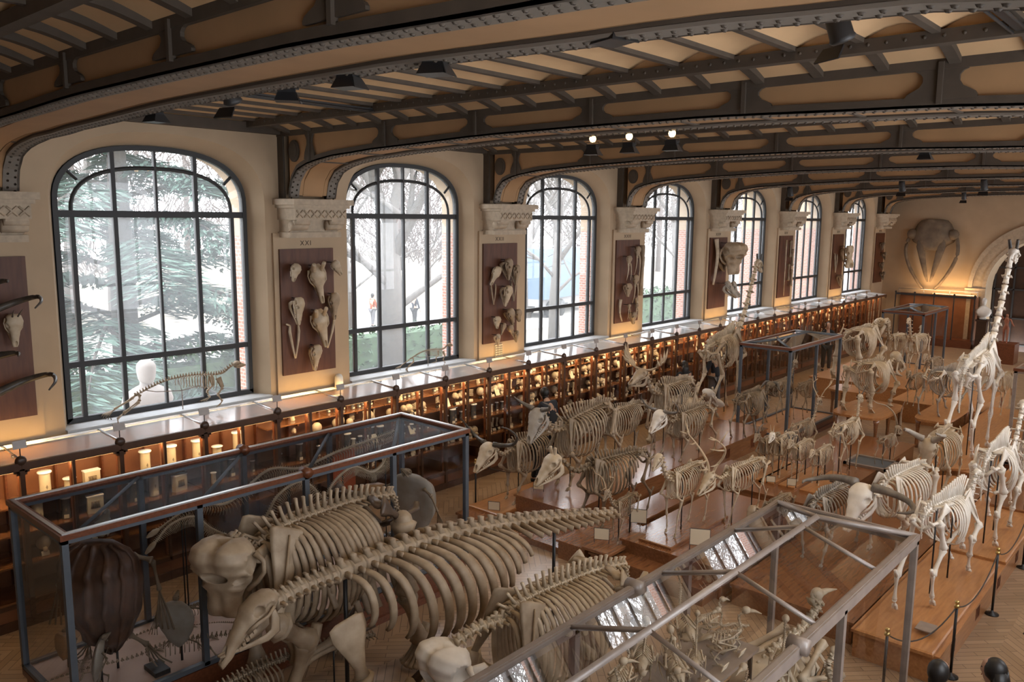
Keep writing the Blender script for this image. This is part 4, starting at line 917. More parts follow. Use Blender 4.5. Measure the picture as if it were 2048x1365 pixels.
def unit_elephant_skull():
    """tall double-domed skull: x runs from the nape to the tusk sockets, z is the face"""
    T = ((0,.03,.20,.14),(.05,.08,.31,.25),(.15,.12,.40,.34),(.28,.11,.43,.36),(.40,.07,.39,.31),(.50,.03,.34,.26),(.60,.0,.27,.21),(.74,-.02,.225,.165),(.9,-.03,.235,.14),(1,-.04,.22,.10))
    n, k = 40, 40; rings = []
    for i in range(k):
        s = i/(k-1); zc, hw, hh = tab(T, s); ring = []
        for j in range(n):
            a = 2*pi*j/n; c, d = cos(a), sin(a); y = hw*c; z = zc+hh*d; x = s
            if s < .5:                                             # cleft between the two domes
                f = min(1,s*8)*max(0,1-s/.5)**.5; z -= .13*f*max(0,1-abs(y)/.12)*max(0,d); x += .10*max(0,1-abs(y)/.13)*max(0,1-s/.2)
            e = sqrt((s-.52)**2+(z-zc-.12)**2)/.10                 # raised socket rim
            if .85 < e < 1.7 and abs(y) > .15: y += math.copysign(.05*(1-abs(e-1.25)/.45), y)
            if s > .62: z -= .05*max(0,1-abs(y)/.09)*(1 if d > 0 else -1)*min(1,(s-.62)*6)   # groove between tusk sockets
            ring.append(V((x,y,z)))
        rings.append(ring)
    m = M(); m.loft(rings); cuts = [((.49,0,.30),(.075,.19,.17))]
    for q in (-1,1): cuts += [((.525,q*.36,.155),(.075,.17,.085)), ((.29,q*.50,.06),(.17,.20,.19)), ((1.02,q*.11,-.04),(.12,.075,.07))]
    m = hollow(m, cuts)
    for q in (-1,1):
        m.tube([V((.66,q*.26,-.10)),V((.55,q*.38,-.13)),V((.42,q*.47,-.10)),V((.28,q*.47,-.06)),V((.18,q*.36,-.02))], [.035,.03,.028,.028,.05], 8)
        m.box(V((.50,q*.13,-.26)), (.26,.09,.16))
    jm = M()
    for q in (-1,1):
        jm.tube([V((.26,q*.31,-.10)),V((.24,q*.31,-.3)),V((.32,q*.28,-.48)),V((.48,q*.21,-.53)),V((.68,q*.10,-.46)),V((.86,q*.015,-.42))], [(.07,.04),(.13,.05),(.13,.07),(.10,.075),(.07,.06),(.02,.02)], 9, (0,1,0))
    return m, jm
def vplane_floor(): pass
# ================================================================ the mounted skeletons, row by row
A = 'skeleton'
def sk(*a, **k): return skeleton(*a, **k)
HD = dict(hm='horn_dark')
sk('buffalo_skeleton','brown buffalo skeleton with long crescent horns beside the wall cabinets, nearest of the bovid row',A,'bovid',-9.3,11.02,-89,1.24,.20,'bone',horn='buffalo',sm='bone_cream',hm='horn_dark',rods=True,sw=(.10,-.02,.02,-.05))
base_board(-9.42,11.0,.12,.72,2.2,'wooden base board under the buffalo skeleton'); platform('low oak plinth under the buffalo skeleton by the aisle', -9.85,-9.1,10.36,12.2,0,.12,vents=False)
sk('gaur_skeleton','large brown bovine skeleton with hanging grey skull behind the buffalo, on the long shiny platform',A,'bovid',-8.62,11.72,-89,1.52,.47,'bone',horn='gaur',hm='horn_grey',sm='bone_grey',wp=.20,peak=.1,spread=.5,pz=1.0,nz=.70,na=.72,scap='bone_brown')
sk('wild_horse_skeleton','brown headless-looking horse skeleton between the gaur and the moose',A,'horse',-8.75,13.25,-91,1.26,.42,'bone',pz=.95,nz=.68)
sk('cow_skeleton','dark cow skeleton with white upturned skull stepping down in front of the shiny platform',A,'bovid',-7.24,10.72,-104,1.25,.33,'bone_brown',horn='ossicone',hm='bone_cream',hs=.8,sm='bone_cream',pa=.55,pz=1.0,na=.95,nz=.76,sw=(-.10,.10,.02,.12),lk=.9)
sk('moose_skeleton','moose skeleton with broad palmate antlers facing left on the shiny platform',A,'moose',-8.72,15.0,-89,1.58,.42,'bone',horn='moose',hm='antler',pz=1.1,nz=1.06,hs=.8)
sk('anoa_skeleton','small wild cattle skeleton with white face and curled-in dark horns at the platform edge',A,'bovid',-8.05,14.6,-97,1.13,.42,'bone',horn='anoa',hm='horn_grey',sm='bone_white',wp=.17,spread=.45,peak=.12)
sk('giraffe_skeleton','giraffe skeleton in front of the fifth window, by the left aisle',A,'giraffe',-9.62,18.85,93,2.38,.28,'bone_cream',horn='ossicone',hs=1.1,tail=.3,rodx=(.2,-.2),wp=.14,D=.34,pz=1.60,nz=1.50,scap='bone',ck=.4)
sk('hippopotamus_skeleton','pale low hippopotamus skeleton half hidden behind the first giraffe legs',A,'rhino',-9.45,16.4,88,1.2,.0,'bone_cream',skull='hippo',pillar=True,sm='bone_white',W=.5,rods=False)
sk('musk_ox_skeleton','dark musk ox skeleton with down-curved horns facing the glass case on the shiny platform',A,'bovid',-7.95,17.0,88,1.08,.42,'bone_brown',horn='musk',hm='horn_grey')
base_board(-6.72,10.1,.30,.5,1.3,'wooden base board under the young reindeer skeleton','oak')
sk('reindeer_skeleton','small young reindeer skeleton with thin antlers in front of the cow',A,'deer',-6.68,10.16,-86,.68,.35,'bone',horn='reindeer',hm='antler',hs=1.1)
base_board(-6.03,10.85,.45,.55,1.75,'wooden base board under the antlerless deer skeleton','oak')
sk('hind_skeleton','antlerless deer skeleton with raised pale head on its own board before the stag',A,'deer',-6.02,10.78,-89,1.02,.50,'bone_cream',rodx=(.1,),sw=(.03,-.06,-.04,.1))
sk('stag_skeleton','great stag skeleton with sweeping heavy antlers at the near end of the oak platforms',A,'deer',-5.6,11.9,-97,.98,.45,'bone_cream',horn='stag',hm='antler',hs=.85,pa=.45,pz=.92,na=.86,nz=.74,L=.85,sw=(.08,-.1,.05,-.12))
for i,(x,l) in enumerate(((-6.45,'first'),(-6.2,'second'),(-5.82,'third'),(-5.42,'fourth'))): base_board(x,14.85,.35,.3,1.5,f'{l} of four narrow oak boards under the goat skeletons, counted from the left')
sk('goat_skeleton','brown goat skeleton with swept-back horns, farthest left of the goat row',A,'goat',-6.45,14.75,-91,.74,.40,'bone',horn='goat',hm='horn_grey',hs=1.3)
sk('goat_skeleton','goat skeleton with white face and upright horns, second from left in the goat row',A,'goat',-6.2,14.82,-89,.78,.40,'bone_cream',horn='spike',hm='bone_cream',sm='bone_white')
sk('ram_skeleton','ram skeleton with tightly curled horns, third from left in the goat row',A,'goat',-5.84,14.82,-91,.72,.40,'bone_cream',horn='curl',hm='horn_grey')
sk('kid_skeleton','slim hornless kid skeleton with lowered head, right end of the goat row',A,'goat',-5.46,14.82,-90,.68,.40,'bone_cream',pz=1.02,nz=.9,lk=.8)
sk('pronghorn_skeleton','deer skeleton with upright branching antlers facing away, behind the goat row',A,'deer',-6.3,15.9,87,.88,.35,'bone',horn='reindeer',hm='antler',hs=1.1,pz=1.36,nz=1.22)
sk('gazelle_skeleton','tall pale gazelle skeleton with two dark spike horns facing away toward the rhinoceros table',A,'deer',-5.38,15.72,87,1.06,.37,'bone_cream',horn='vspike',hm='horn_dark',hs=1.0,pa=.12,pz=1.36,na=.32,nz=1.26,sag=0,tail=.2,sw=(.04,-.08,-.12,.12))
sk('oryx_skeleton','small antelope skeleton with very long thin curved horns on the grey-trayed platform',A,'deer',-5.0,17.0,80,.60,.35,'bone',horn='oryx',hm='bone',hs=1.5,pa=.2,pz=1.15,na=.65,nz=.95)
sk('sheep_skeleton','sheep skeleton with lowered head just behind the corner of the near hip-roofed case',A,'goat',-4.9,11.6,-94,.76,.32,'bone',pa=.55,pz=1.0,na=.85,nz=.7)
sk('bull_skeleton','massive white bull skeleton with long sideways horn, behind the hip-roofed case',A,'bovid',-3.5,12.85,-98,1.36,.30,'bone_white',horn='bull',hm='horn_grey',hs=1.0,W=.46,lk=1.2,rk=1.2,pz=.86,nz=.52,turn=-6,rods=False)
sk('ox_skeleton','grey ox skeleton seen partly through the roof of the hip-roofed case',A,'bovid',-4.22,11.9,-92,1.12,.28,'bone_grey',L=.95,W=.44,pz=.85,nz=.62,rodx=(.1,))
sk('dromedary_skeleton','white camel skeleton walking away, nearest along the right aisle platform',A,'camel',-2.58,11.45,87,1.40,.43,'bone_white',L=.92,lk=1.3,rk=1.15,rodx=(.25,-.28),sw=(.22,.02,-.32,.0),pa=.42,pz=.92,na=.6,nz=.80,tail=.2,wp=.2,spread=.5)
base_board(-2.58,11.2,.35,.86,3.3,'long oak board under the nearest camel skeleton','oak_pale')
sk('bactrian_camel_skeleton','white camel skeleton with raised S-shaped neck, second along the right aisle platform',A,'camel',-2.5,13.9,91,1.62,.43,'bone_white',lk=1.25,rk=1.1,rodx=(.2,-.35),sw=(.1,-.1,-.15,.12),pa=.75,pz=1.08,na=1.0,nz=1.02,wp=.2,spread=.5,sag=-.25)
base_board(-2.52,14.1,.35,.84,2.2,'oak board under the second camel skeleton','oak_pale')
sk('guanaco_skeleton','pale hoofed skeleton half cut off by the right edge of the picture',A,'bovid',-2.4,16.3,89,1.22,.42,'bone_white')
base_board(-2.5,16.6,.35,.8,2.0,'oak board at the right edge under the half-hidden skeleton','oak')
sk('long_horned_bull_skeleton','bull skeleton with two thick upright horns facing the viewer, in front of the second giraffe',A,'bovid',-3.65,15.5,-88,1.27,.42,'bone_cream',horn='ankole',hm='bone_grey',hs=1.0,sm='bone_cream',W=.42,pa=.38,pz=.94,na=.52,nz=.52)
base_board(-3.7,15.6,.30,1.0,2.6,'oval orange board under the bull with upright horns','oak_pale',oval=True,h=.1)
sk('rhinoceros_skeleton','heavy rhinoceros skeleton standing on the turned-leg wooden table',A,'rhino',-6.36,20.0,86,1.24,.75,'bone_cream',pillar=True,tail=.3,rods=False)
sk('young_elephant_skeleton','large bulky skeleton with big rib barrel beyond the deer case, near the far cabinets',A,'eleph',-8.15,24.4,81,1.62,.60,'bone_cream',pillar=True,tail=.3,rods=False)
sk('bison_skeleton','grey bulky bison skeleton on a table left of the second giraffe legs',A,'bovid',-5.0,20.9,76,1.2,.70,'bone_grey',pel='bone_white',wp=.2,W=.46,rods=False)
sk('giraffe_skeleton','tall white giraffe skeleton at the right whose neck crosses the round portal',A,'giraffe',-3.86,18.65,89,2.50,.45,'bone_white',horn='ossicone',hs=1.1,tail=.35,rodx=(.2,-.2),pz=1.63,nz=1.60,na=.78,wp=.13,sw=(.05,-.05,-.1,.08),ck=.4)
base_board(-3.86,18.4,.40,.95,2.4,'oval orange board under the second giraffe skeleton','oak_pale',oval=True)
sk('camel_skeleton','camel skeleton inside the far glass case',A,'camel',-7.95,28.75,92,1.25,.26,'bone_cream',rods=False,pa=.5,na=.75,pz=1.1,nz=1.05)
sk('calf_skeleton','small calf skeleton right of the rhinoceros, facing the viewer',A,'goat',-5.97,22.3,-92,.80,.55,'bone',rods=False)
sk('foal_skeleton','narrow small skeleton facing the viewer, second right of the rhinoceros',A,'goat',-5.45,22.5,-88,.76,.55,'bone_cream',rodx=(.1,))
sk('tapir_skeleton','small stout skeleton on the far platform below the far glass case',A,'goat',-6.2,24.7,-94,.9,.55,'bone',rods=False)
sk('llama_skeleton','llama skeleton with upright neck, left of the pair before the far glass case',A,'llama',-7.7,26.35,-92,1.22,.60,'bone_cream',rods=False)
sk('llama_skeleton','llama skeleton with upright neck, right of the pair before the far glass case',A,'llama',-7.1,26.4,-92,1.26,.60,'bone_cream',rods=False)
sk('okapi_skeleton','pale skeleton climbing behind the bison toward the second giraffe neck',A,'bovid',-5.4,25.4,89,1.1,.55,'bone_cream',rods=False)
sk('alpaca_skeleton','small pale skeleton between the second giraffe neck and the right case roof',A,'llama',-4.1,22.6,-90,1.0,.60,'bone_cream',rods=False)
sk('pig_skeleton','small low skeleton beside the legs of the far elephant',A,'goat',-7.6,22.0,-80,.6,.75,'bone_cream',skull='round',rods=False)
for x,y,l,h in ((-8.2,19.2,'left deer skeleton inside the glass case behind the first giraffe',1.05),(-7.85,19.9,'right deer skeleton inside the glass case behind the first giraffe',.95)):
    sk('roe_deer_skeleton',l,A,'deer',x,y,92,h,.30,'bone',horn='spike',hm='antler',rods=False)
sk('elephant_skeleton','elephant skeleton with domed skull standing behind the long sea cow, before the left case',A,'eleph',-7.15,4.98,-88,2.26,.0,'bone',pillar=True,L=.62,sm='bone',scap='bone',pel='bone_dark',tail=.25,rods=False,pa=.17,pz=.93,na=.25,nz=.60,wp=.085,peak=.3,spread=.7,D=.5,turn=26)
sk('elephant_skeleton','elephant skeleton at the bottom centre with white domed skull, right of the sea cow',A,'eleph',-4.72,6.1,-98,1.80,.0,'bone_cream',pillar=True,sm='bone_white',scap='bone',tail=.2,rods=False,pa=.37,pz=.80,na=.52,nz=.46,wp=.09,peak=.3,spread=.7)
# ---------------------------------------------------------------- the sea cow, long body on rods
def sea_cow():
    t = thing('sea_cow_skeleton','giant sea cow skeleton with massive ribs and long tail across the foreground, no hind legs',A,(-6.3,5.6,0),radians(90)); B = MT['bone']
    P = [(-1.6,0,1.70),(-1.25,0,1.74),(-.85,0,1.74),(-.2,.0,1.75),(.5,0,1.71),(1.2,0,1.61),(2.0,0,1.46),(2.9,0,1.28),(3.8,-.05,1.10)]
    P = [(p[0]-.15,p[1],p[2]) for p in P]
    m = M(); c = cat(P, 8)
    tv = spine(m, c, lambda u: .165 if u > .12 else .085, lambda u: lerp(.105,.05,u)*(.85 if u < .1 else 1), lambda u: tab(((0,.03),(.12,.05),(.5,.07),(1,.03)),u)[0], lambda u: .03, lambda u: (.06 if u < .52 else tab(((.52,.16),(.6,.34),(.8,.28),(1,.08)),u)[0]), .93, tdrop=lambda u: 0 if u < .5 else .12*(1-u))
    m.obj('spine', B, t)
    m = M()
    for i in range(14):
        u = i/13; p, tt = tv[8+i]
        for s in (-1,1): rib(m, V((p.x+.02,p.y+s*.05,p.z-.02)), tab(((0,.55),(.25,.98),(.6,.95),(1,.5)),u)[0], tab(((0,.6),(.3,1.15),(.7,1.2),(1,1.0)),u)[0], .047*tab(((0,.8),(.4,1.1),(1,.7)),u)[0], -.34, tab(((0,.8),(.5,.74),(1,.45)),u)[0], s, 13, .7)
    m.obj('rib_cage', B, t)
    for s in (-1,1):
        m = M(); gl = V((-1.22,s*.60,.98)); top = V((-1.30,s*.46,1.52)); d = top-gl
        m.tube([gl,gl+d*.15,gl+d*.4,gl+d*.75,gl+d*.95,top], [(.08,.06),(.06,.04),(.11,.022),(.2,.016),(.2,.014),(.12,.008)], 9, (0,1,0)); m.obj('shoulder_blade', B, t)
        m = M(); m.bone(gl,(-1.08,s*.64,.60), .066); m.bone((-1.08,s*.64,.60),(-.62,s*.62,.66), .05); m.bone((-1.08,s*.60,.57),(-.62,s*.58,.62), .034); m.obj('fore_limb', B, t)
        m = M()
        for k in range(4): m.tube([(-.60,s*.60,.65),(-.40,s*(.54+.05*k),.68+.04*k),(-.20,s*(.48+.09*k),.70+.07*k)], [.05,.035,.012], 6)
        m.obj('hand_bones', MT['bone_dark'], t)
    cm, jm = skull('seacow', .66, (.33,.05,.10), jd=1.0); Mx = Matrix.Translation((-1.74,0,1.74))@Matrix.Rotation(pi,4,'Z')@Matrix.Rotation(radians(18),4,'Y')
    so = cm.xf(Mx).obj('skull', B, t); jm.xf(Mx).obj('lower_jaw', B, so)
    for xx,zz in ((-.95,1.76),(2.35,1.30)): M().tube([(xx,0,0),(xx,0,zz)], .022, 8).obj('support_rod', MT['black_metal'], t)
sea_cow()
def small_whale():
    t = thing('dolphin_skeleton','small brown dolphin skeleton lying low at the bottom edge before the left case plinth',A,(-7.1,4.3,0),radians(82)); B = MT['bone']
    m = M(); c = cat([(-1.0,0,.42),(-.5,0,.55),(0,0,.60),(.6,0,.58),(1.2,0,.5)], 8)
    tv = spine(m, c, .05, lambda u: .028, lambda u: .09*max(.3,1-abs(u-.5)*1.4), lambda u: .02, lambda u: .03 if u < .5 else .07, .8); m.obj('spine', B, t)
    m = M()
    for i in range(13):
        for s in (-1,1): rib(m, tv[8+i][0], .36-.012*i, .36, .010, -.2, .72, s, 9)
    m.obj('rib_cage', B, t)
    cm, jm = skull('round', .42, jd=.5); Mx = Matrix.Translation((-1.0,0,.42))@Matrix.Rotation(pi,4,'Z'); so = cm.xf(Mx).obj('skull', B, t); jm.xf(Mx).obj('lower_jaw', B, so)
    for xx,zz in ((-.4,.53),(.7,.54)): M().tube([(xx,0,0),(xx,0,zz)], .01, 6).obj('support_rod', MT['black_metal'], t)
small_whale()
# ================================================================ skull boards on the pilasters
def wboard(i, label):
    m = M(); m.bb(0,.035,-.53,.53,2.53,4.64); o = m.obj('skull_board', MT['board_wood']); o.location = (XW+.045, GY[i], 0); tag(o, label, 'board')
BL = ['far left board with black-horned cattle skulls, cut by the frame','board below numeral XXI with two giraffe skulls','board below numeral XXII with a dozen small skulls','board below numeral XXIII with walrus skulls and tusks','board below the fourth numeral with an elephant skull','narrow-seeming board with long bones between fifth and sixth windows','board with a large pale skull between sixth and seventh windows','last dark board of bones near the far corner']
for i, l in zip(range(2, 10), BL): wboard(i, 'tall red-brown wooden '+l)
def hung(bi, dy, z, S_, kind, label, bm='bone', tiltx=0, yaw=0, hornk=None, hm='horn_dark', jaw=True, orbit=(.36,.06,.085), eleph=False, hs=1, out=.16, pitch=80):
    """a skull hanging nose-down on a board: x axis of the skull points down"""
    cm, jm = (elephant_skull(S_) if eleph else skull(kind, S_, orbit, jaw))
    R = Matrix.Rotation(radians(yaw),4,'Z')@Matrix.Rotation(radians(tiltx),4,'X')@Matrix.Rotation(radians(pitch),4,'Y')
    t = cm.xf(R).obj('mounted_skull', MT[bm]); t.location = (XW+.09+out, GY[bi]+dy, z); tag(t, label, 'skull')
    if jaw and len(jm.v): jm.xf(R).obj('lower_jaw', MT[bm], t)
    if hornk:
        for q in (-1,1): horn(hornk, S_*hs, q).xf(R).obj('horn', MT[hm], t)
    m = M(); m.tube([(-out-.06,0,-.02),(0,0,-.02)], .008, 5); m.obj('hook', MT['black_metal'], t); return t
b0 = 'on the board below XXI'
hung(3,.03,4.38,.66,'camel','upper giraffe skull with stubby horns '+b0,'bone_cream',10,-20,'ossicone','bone_cream')
hung(3,.05,3.62,.66,'camel','lower giraffe skull with stubby horns '+b0,'bone_cream',12,-20,'ossicone','bone_cream')
hung(3,-.33,4.40,.30,'round','small broken skull at the top left '+b0,'bone_cream',-20,10,jaw=False); hung(3,.40,4.42,.28,'round','small skull at the top right '+b0,'bone_cream',30,-10,jaw=False)
hung(3,-.32,3.85,.46,'deer','hornless skull at the middle left '+b0,'bone_cream',0,15); hung(3,.40,3.88,.46,'deer','dark hornless skull at the middle right '+b0,'bone',0,-10)
hung(3,.02,3.02,.44,'deer','hornless skull at the bottom centre '+b0,'bone_cream',-6,0)
def jawbone(bi, dy, z, s, label, bm='bone', rz=0):
    m = M()
    for q in (-1,1): m.tube([(.04,q*.10*s,.28*s),(.04,q*.11*s,.15*s),(.05,q*.08*s,-.05*s),(.05,q*.03*s,-.3*s),(.05,q*.005*s,-.42*s)], [.02*s,.035*s,.03*s,.02*s,.018*s], 6)
    m.tube([(.04,-.1*s,.28*s),(.06,-.2*s,.32*s)], .02*s, 5)
    o = m.obj('mounted_jawbone', MT[bm]); o.location = (XW+.09, GY[bi]+dy, z); o.rotation_euler = (radians(rz),0,0); tag(o, label, 'jawbone')
jawbone(3,-.33,3.15,.8,'lower jaw at the bottom left '+b0,'bone_cream'); jawbone(3,.37,3.25,.8,'lower jaw at the bottom right '+b0,'bone_cream',-8)
hung(2,.28,3.92,.42,'bovid','small horned skull near the right edge of the far left board','bone_cream',0,0,'spike','horn_dark',hs=.8)
for z,s,l in ((4.35,.5,'top'),(3.97,.5,'second'),(3.45,.55,'third'),(2.95,.55,'lowest')):
    hung(2,-.30,z,s,'bovid',f'cattle skull with heavy black horn, {l} on the far left board','bone_cream',0,0,'buffalo' if l in('second','lowest') else 'gaur','horn_dark',hs=1.55)
b1 = 'on the board below XXII'
for k,(dy,z,s,kd,l) in enumerate(((-.24,4.16,.42,'deer','top left'),(.02,4.32,.46,'bovid','top centre'),(.30,4.18,.42,'deer','top right'),(.05,3.75,.44,'bovid','upper middle'),(.08,3.25,.40,'bovid','lower middle'),(.36,3.22,.28,'round','lower middle right'),(-.28,3.12,.26,'round','left lower'),(-.06,2.96,.26,'deer','lower left of centre'),(.10,2.90,.24,'round','lower right of centre'),(-.26,2.74,.26,'deer','bottom left'),(.34,2.76,.26,'deer','bottom right'))):
    hung(4,dy,z,s,kd,f'small skull at the {l} {b1}','bone' if k%3 else 'bone_cream',(k*37)%50-25,(k*53)%60-30)
jawbone(4,-.28,3.62,.62,'lower jaw at the left '+b1); jawbone(4,.36,3.65,.62,'lower jaw at the right '+b1)
m = M(); m.bb(0,.02,-.12,.12,-.13,.13); o = m.obj('notice_board', MT['card']); o.location = (XW+.05, GY[4]-.03, 2.34); tag(o, 'small cream gridded notice on the wall below the XXII board', 'notice')
g = M()
for k in range(5): g.bb(.02,.024,-.11,.11,-.11+.05*k,-.10+.05*k); g.bb(.02,.024,-.11+.05*k,-.10+.05*k,-.11,.11)
g.obj('printed_grid', MT['ink'], o)
b2 = 'on the board below XXIII'
def walrus(dy, z, s, label):
    t = hung(5,dy,z,s,'round',label,'bone',0,-15,jaw=False)
    for q in (-1,1):
        P = [(.10*s,q*.2*s,-.75*s),(.16*s,q*.24*s,-1.3*s),(.12*s,q*.3*s,-1.9*s),(.02*s,q*.34*s,-2.4*s)]; swept(P,.075*s,.02*s).obj('tusk', MT['bone_cream'], t)
walrus(-.22,4.25,.26,'left walrus skull with two long tusks '+b2); walrus(.15,4.48,.30,'upper walrus skull with two long tusks '+b2); walrus(.10,3.75,.30,'middle walrus skull with two long tusks '+b2); walrus(-.15,3.02,.16,'lower small tusked skull '+b2); walrus(.2,3.02,.18,'lower right small tusked skull '+b2)
hung(5,-.22,3.55,.34,'round','round broken skull at the middle left '+b2,'bone'); hung(5,.05,2.80,.32,'round','small skull between two tusks at the bottom '+b2,'bone')
for q,l in ((-1,'left'),(1,'right')):
    o = swept([(.05,q*.02,.28),(.06,q*.06,.1),(.06,q*.04,-.1),(.05,-q*.06,-.28)],.045,.015).obj('loose_tusk', MT['bone_cream']); o.location = (XW+.09, GY[5]+q*.33-.02, 2.86); tag(o, f'loose curved tusk at the bottom {l} {b2}', 'tusk')
o = M().tube([(.1,0,.7),(.12,.02,.3),(.1,0,-.2),(.08,.02,-.6)], [.08,.05,.045,.07], 8).obj('long_bone', MT['bone']); o.location = (XW+.1, GY[5]+.46, 3.8); tag(o, 'long pale bone hanging at the right edge '+b2, 'bone')
hung(6,.12,4.5,.95,'round','large elephant-like skull with long tusk sockets on the fourth numeral board','bone',0,-15,eleph=True,out=.34); hung(6,-.05,3.3,.55,'hippo','broad grey skull below the elephant skull','bone_grey',0,0,out=.3,pitch=40); hung(6,.35,3.3,.5,'hippo','broad grey skull hanging at the lower right of the elephant skull board','bone_grey',0,0,out=.3,pitch=60)
o = swept([(.08,0,.65),(.12,.04,.2),(.1,0,-.3),(.06,-.04,-.7)],.07,.03).obj('long_tusk', MT['bone_cream']); o.location = (XW+.1, GY[6]-.36, 3.95); tag(o, 'long pale tusk at the left of the elephant skull board', 'tusk')
o = M().tube([(.1,0,.9),(.1,0,-1.0)], [.03,.012], 6).obj('narwhal_tusk', MT['bone_cream']); o.location = (XW+.09, GY[7]-.25, 3.6); tag(o, 'very long thin straight tusk on the long-bone board', 'tusk')
for k,(dy,z) in enumerate(((.1,4.2),(.3,3.9),(.05,3.4),(.3,3.2))):
    o = M().bone((.08,0,.28),(.08,.03,-.3), .04, 8).obj('leg_bone', MT['bone_brown']); o.location = (XW+.1, GY[7]+dy, z); tag(o, f'brown leg bone, {("upper left","upper right","lower left","lower right")[k]} on the long-bone board', 'bone')
hung(8,.2,4.2,.85,'hippo','large pale long-nosed skull on the sixth numeral board','bone_cream',0,-20,out=.3); hung(8,.0,3.1,.45,'deer','small dark skull under the large pale skull','bone'); jawbone(8,-.32,3.6,1.0,'long jawbone left of the large pale skull')
for k in range(4): hung(9,(-.1,.15,-.05,.2)[k],4.25-.42*k,.36,'deer',f'dim skull number {("one","two","three","four")[k]} from the top on the last board','bone_brown',(k*40)%50-25)
# ---------------------------------------------------------------- baleen whale skull on the end wall
t = thing('whale_skull','huge grey-brown whale skull with bowed jaws hung on the cream end wall','skull',(-9.95,YB-.05,0)); B = mat('whale_bone',(.20,.145,.095),.7,col2=(.11,.08,.055),scale=4)
m = M(); m.loft([[V((x*w,-d+.02,z)) for x,d in ((-1,.06),(-.75,.3),(-.35,.46),(0,.40),(.35,.46),(.75,.3),(1,.06),(.6,.0),(-.6,.0))] for z,w in ((5.25,.30),(5.2,.52),(5.05,.66),(4.75,.80),(4.5,.92),(4.3,.80),(4.15,.55),(3.95,.42))]); m.obj('braincase', B, t)
for s,l in ((-1,'left'),(1,'right')):
    m = M(); m.tube([(s*.36,-.30,4.5),(s*.40,-.32,4.1),(s*.27,-.30,3.5),(s*.13,-.26,2.9),(s*.05,-.22,2.62)], [(.16,.07),(.17,.06),(.12,.05),(.07,.04),(.03,.02)], 8, (0,1,0)); m.obj('upper_jaw', B, t)
    m = M(); m.tube(cat([(s*.80,-.10,4.75),(s*.97,-.18,4.3),(s*1.0,-.2,3.8),(s*.80,-.2,3.2),(s*.45,-.18,2.6),(s*.2,-.16,2.28)],4), [.075]*8+[.07]*6+[.06]*6+[.04], 8); m.obj('lower_jaw', B, t)
    m = M(); m.ell((s*.80,-.2,4.62), (.22,.16,.22), 9, 6); m.obj('ear_region', B, t)
# ---------------------------------------------------------------- seals on the window sills, sill clutter
def seal(x, y, s, label):
    t = thing('seal_skeleton', label, 'skeleton', (x,y,2.24), radians(90)); B = MT['bone']
    m = M(); c = cat([V(p)*s for p in ((.90,0,.60),(.80,0,.55),(.70,0,.49),(.55,0,.48),(.2,0,.52),(-.2,0,.50),(-.5,0,.42),(-.72,0,.33))], 8)
    tv = spine(m, c, .046*s, lambda u: .019*s if u < .2 else .015*s, lambda u: .03*s, lambda u: 0, lambda u: .022*s, .8); m.obj('spine', B, t)
    m = M()
    for i in range(13):
        for q in (-1,1): rib(m, tv[min(len(tv)-1,8+i)][0], (.25-.005*i)*s, .26*s, .0055*s, .2, .88 if i < 8 else .7, q, 9)
    m.obj('rib_cage', B, t)
    cm, jm = skull('round', .21*s, jd=.6); Mx = Matrix.Translation(V((.90,0,.60))*s)@Matrix.Rotation(radians(4),4,'Y'); so = cm.xf(Mx).obj('skull', B, t); jm.xf(Mx).obj('lower_jaw', B, so)
    for q in (-1,1):
        m = M(); m.tube([V((.55,q*.12,.44))*s,V((.60,q*.15,.28))*s],[(.05*s,.008*s),(.03*s,.01*s)],6,(0,1,0)); m.bone(V((.60,q*.15,.28))*s,V((.5,q*.17,.18))*s,.016*s); m.bone(V((.5,q*.17,.18))*s,V((.56,q*.2,.07))*s,.013*s)
        for k in range(4): m.tube([V((.56,q*.2,.07))*s,V((.50-.03*k,q*(.22+.02*k),.012))*s], .006*s, 4)
        m.obj('front_flipper', B, t)
        m = M(); m.bone(V((-.68,q*.05,.34))*s,V((-.72,q*.12,.27))*s,.018*s); m.bone(V((-.72,q*.12,.27))*s,V((-.98,q*.16,.14))*s,.012*s); m.bone(V((-.72,q*.14,.25))*s,V((-.98,q*.18,.12))*s,.008*s)
        for k in range(5): m.tube([V((-.98,q*.16,.13))*s,V((-1.06-.01*k,q*(.13+.03*k),.07))*s,V((-1.04-.02*k,q*(.12+.05*k),.0))*s], .008*s, 4)
        m.obj('hind_flipper', B, t)
    m = M(); m.tube([(0,0,0),(0,0,.3*s),(.0,.10*s,.44*s)], .008, 5); m.tube([V((0,0,.30))*s,V((-.4,0,.34))*s,V((-.6,0,.40))*s], .007, 5); m.tube([V((0,0,.30))*s,V((.3,0,.33))*s], .007, 5); m.obj('support_rod', MT['steel_grey'], t)
seal(XW-.02, 5.85, .98, 'larger sea lion skeleton standing on the sill of the first window'); seal(XW-.05, 10.95, .62, 'smaller seal skeleton standing on the sill of the second window')
o = M().lathe([(.075,0),(.075,.14),(.07,.2),(.05,.24),(.01,.255)], n=16).obj('glass_dome', MT['paper_white']); o.location = (XW+.2, 8.6, 2.19); tag(o, 'small round-topped white block on the cabinet lid right of the XXI board', 'block')
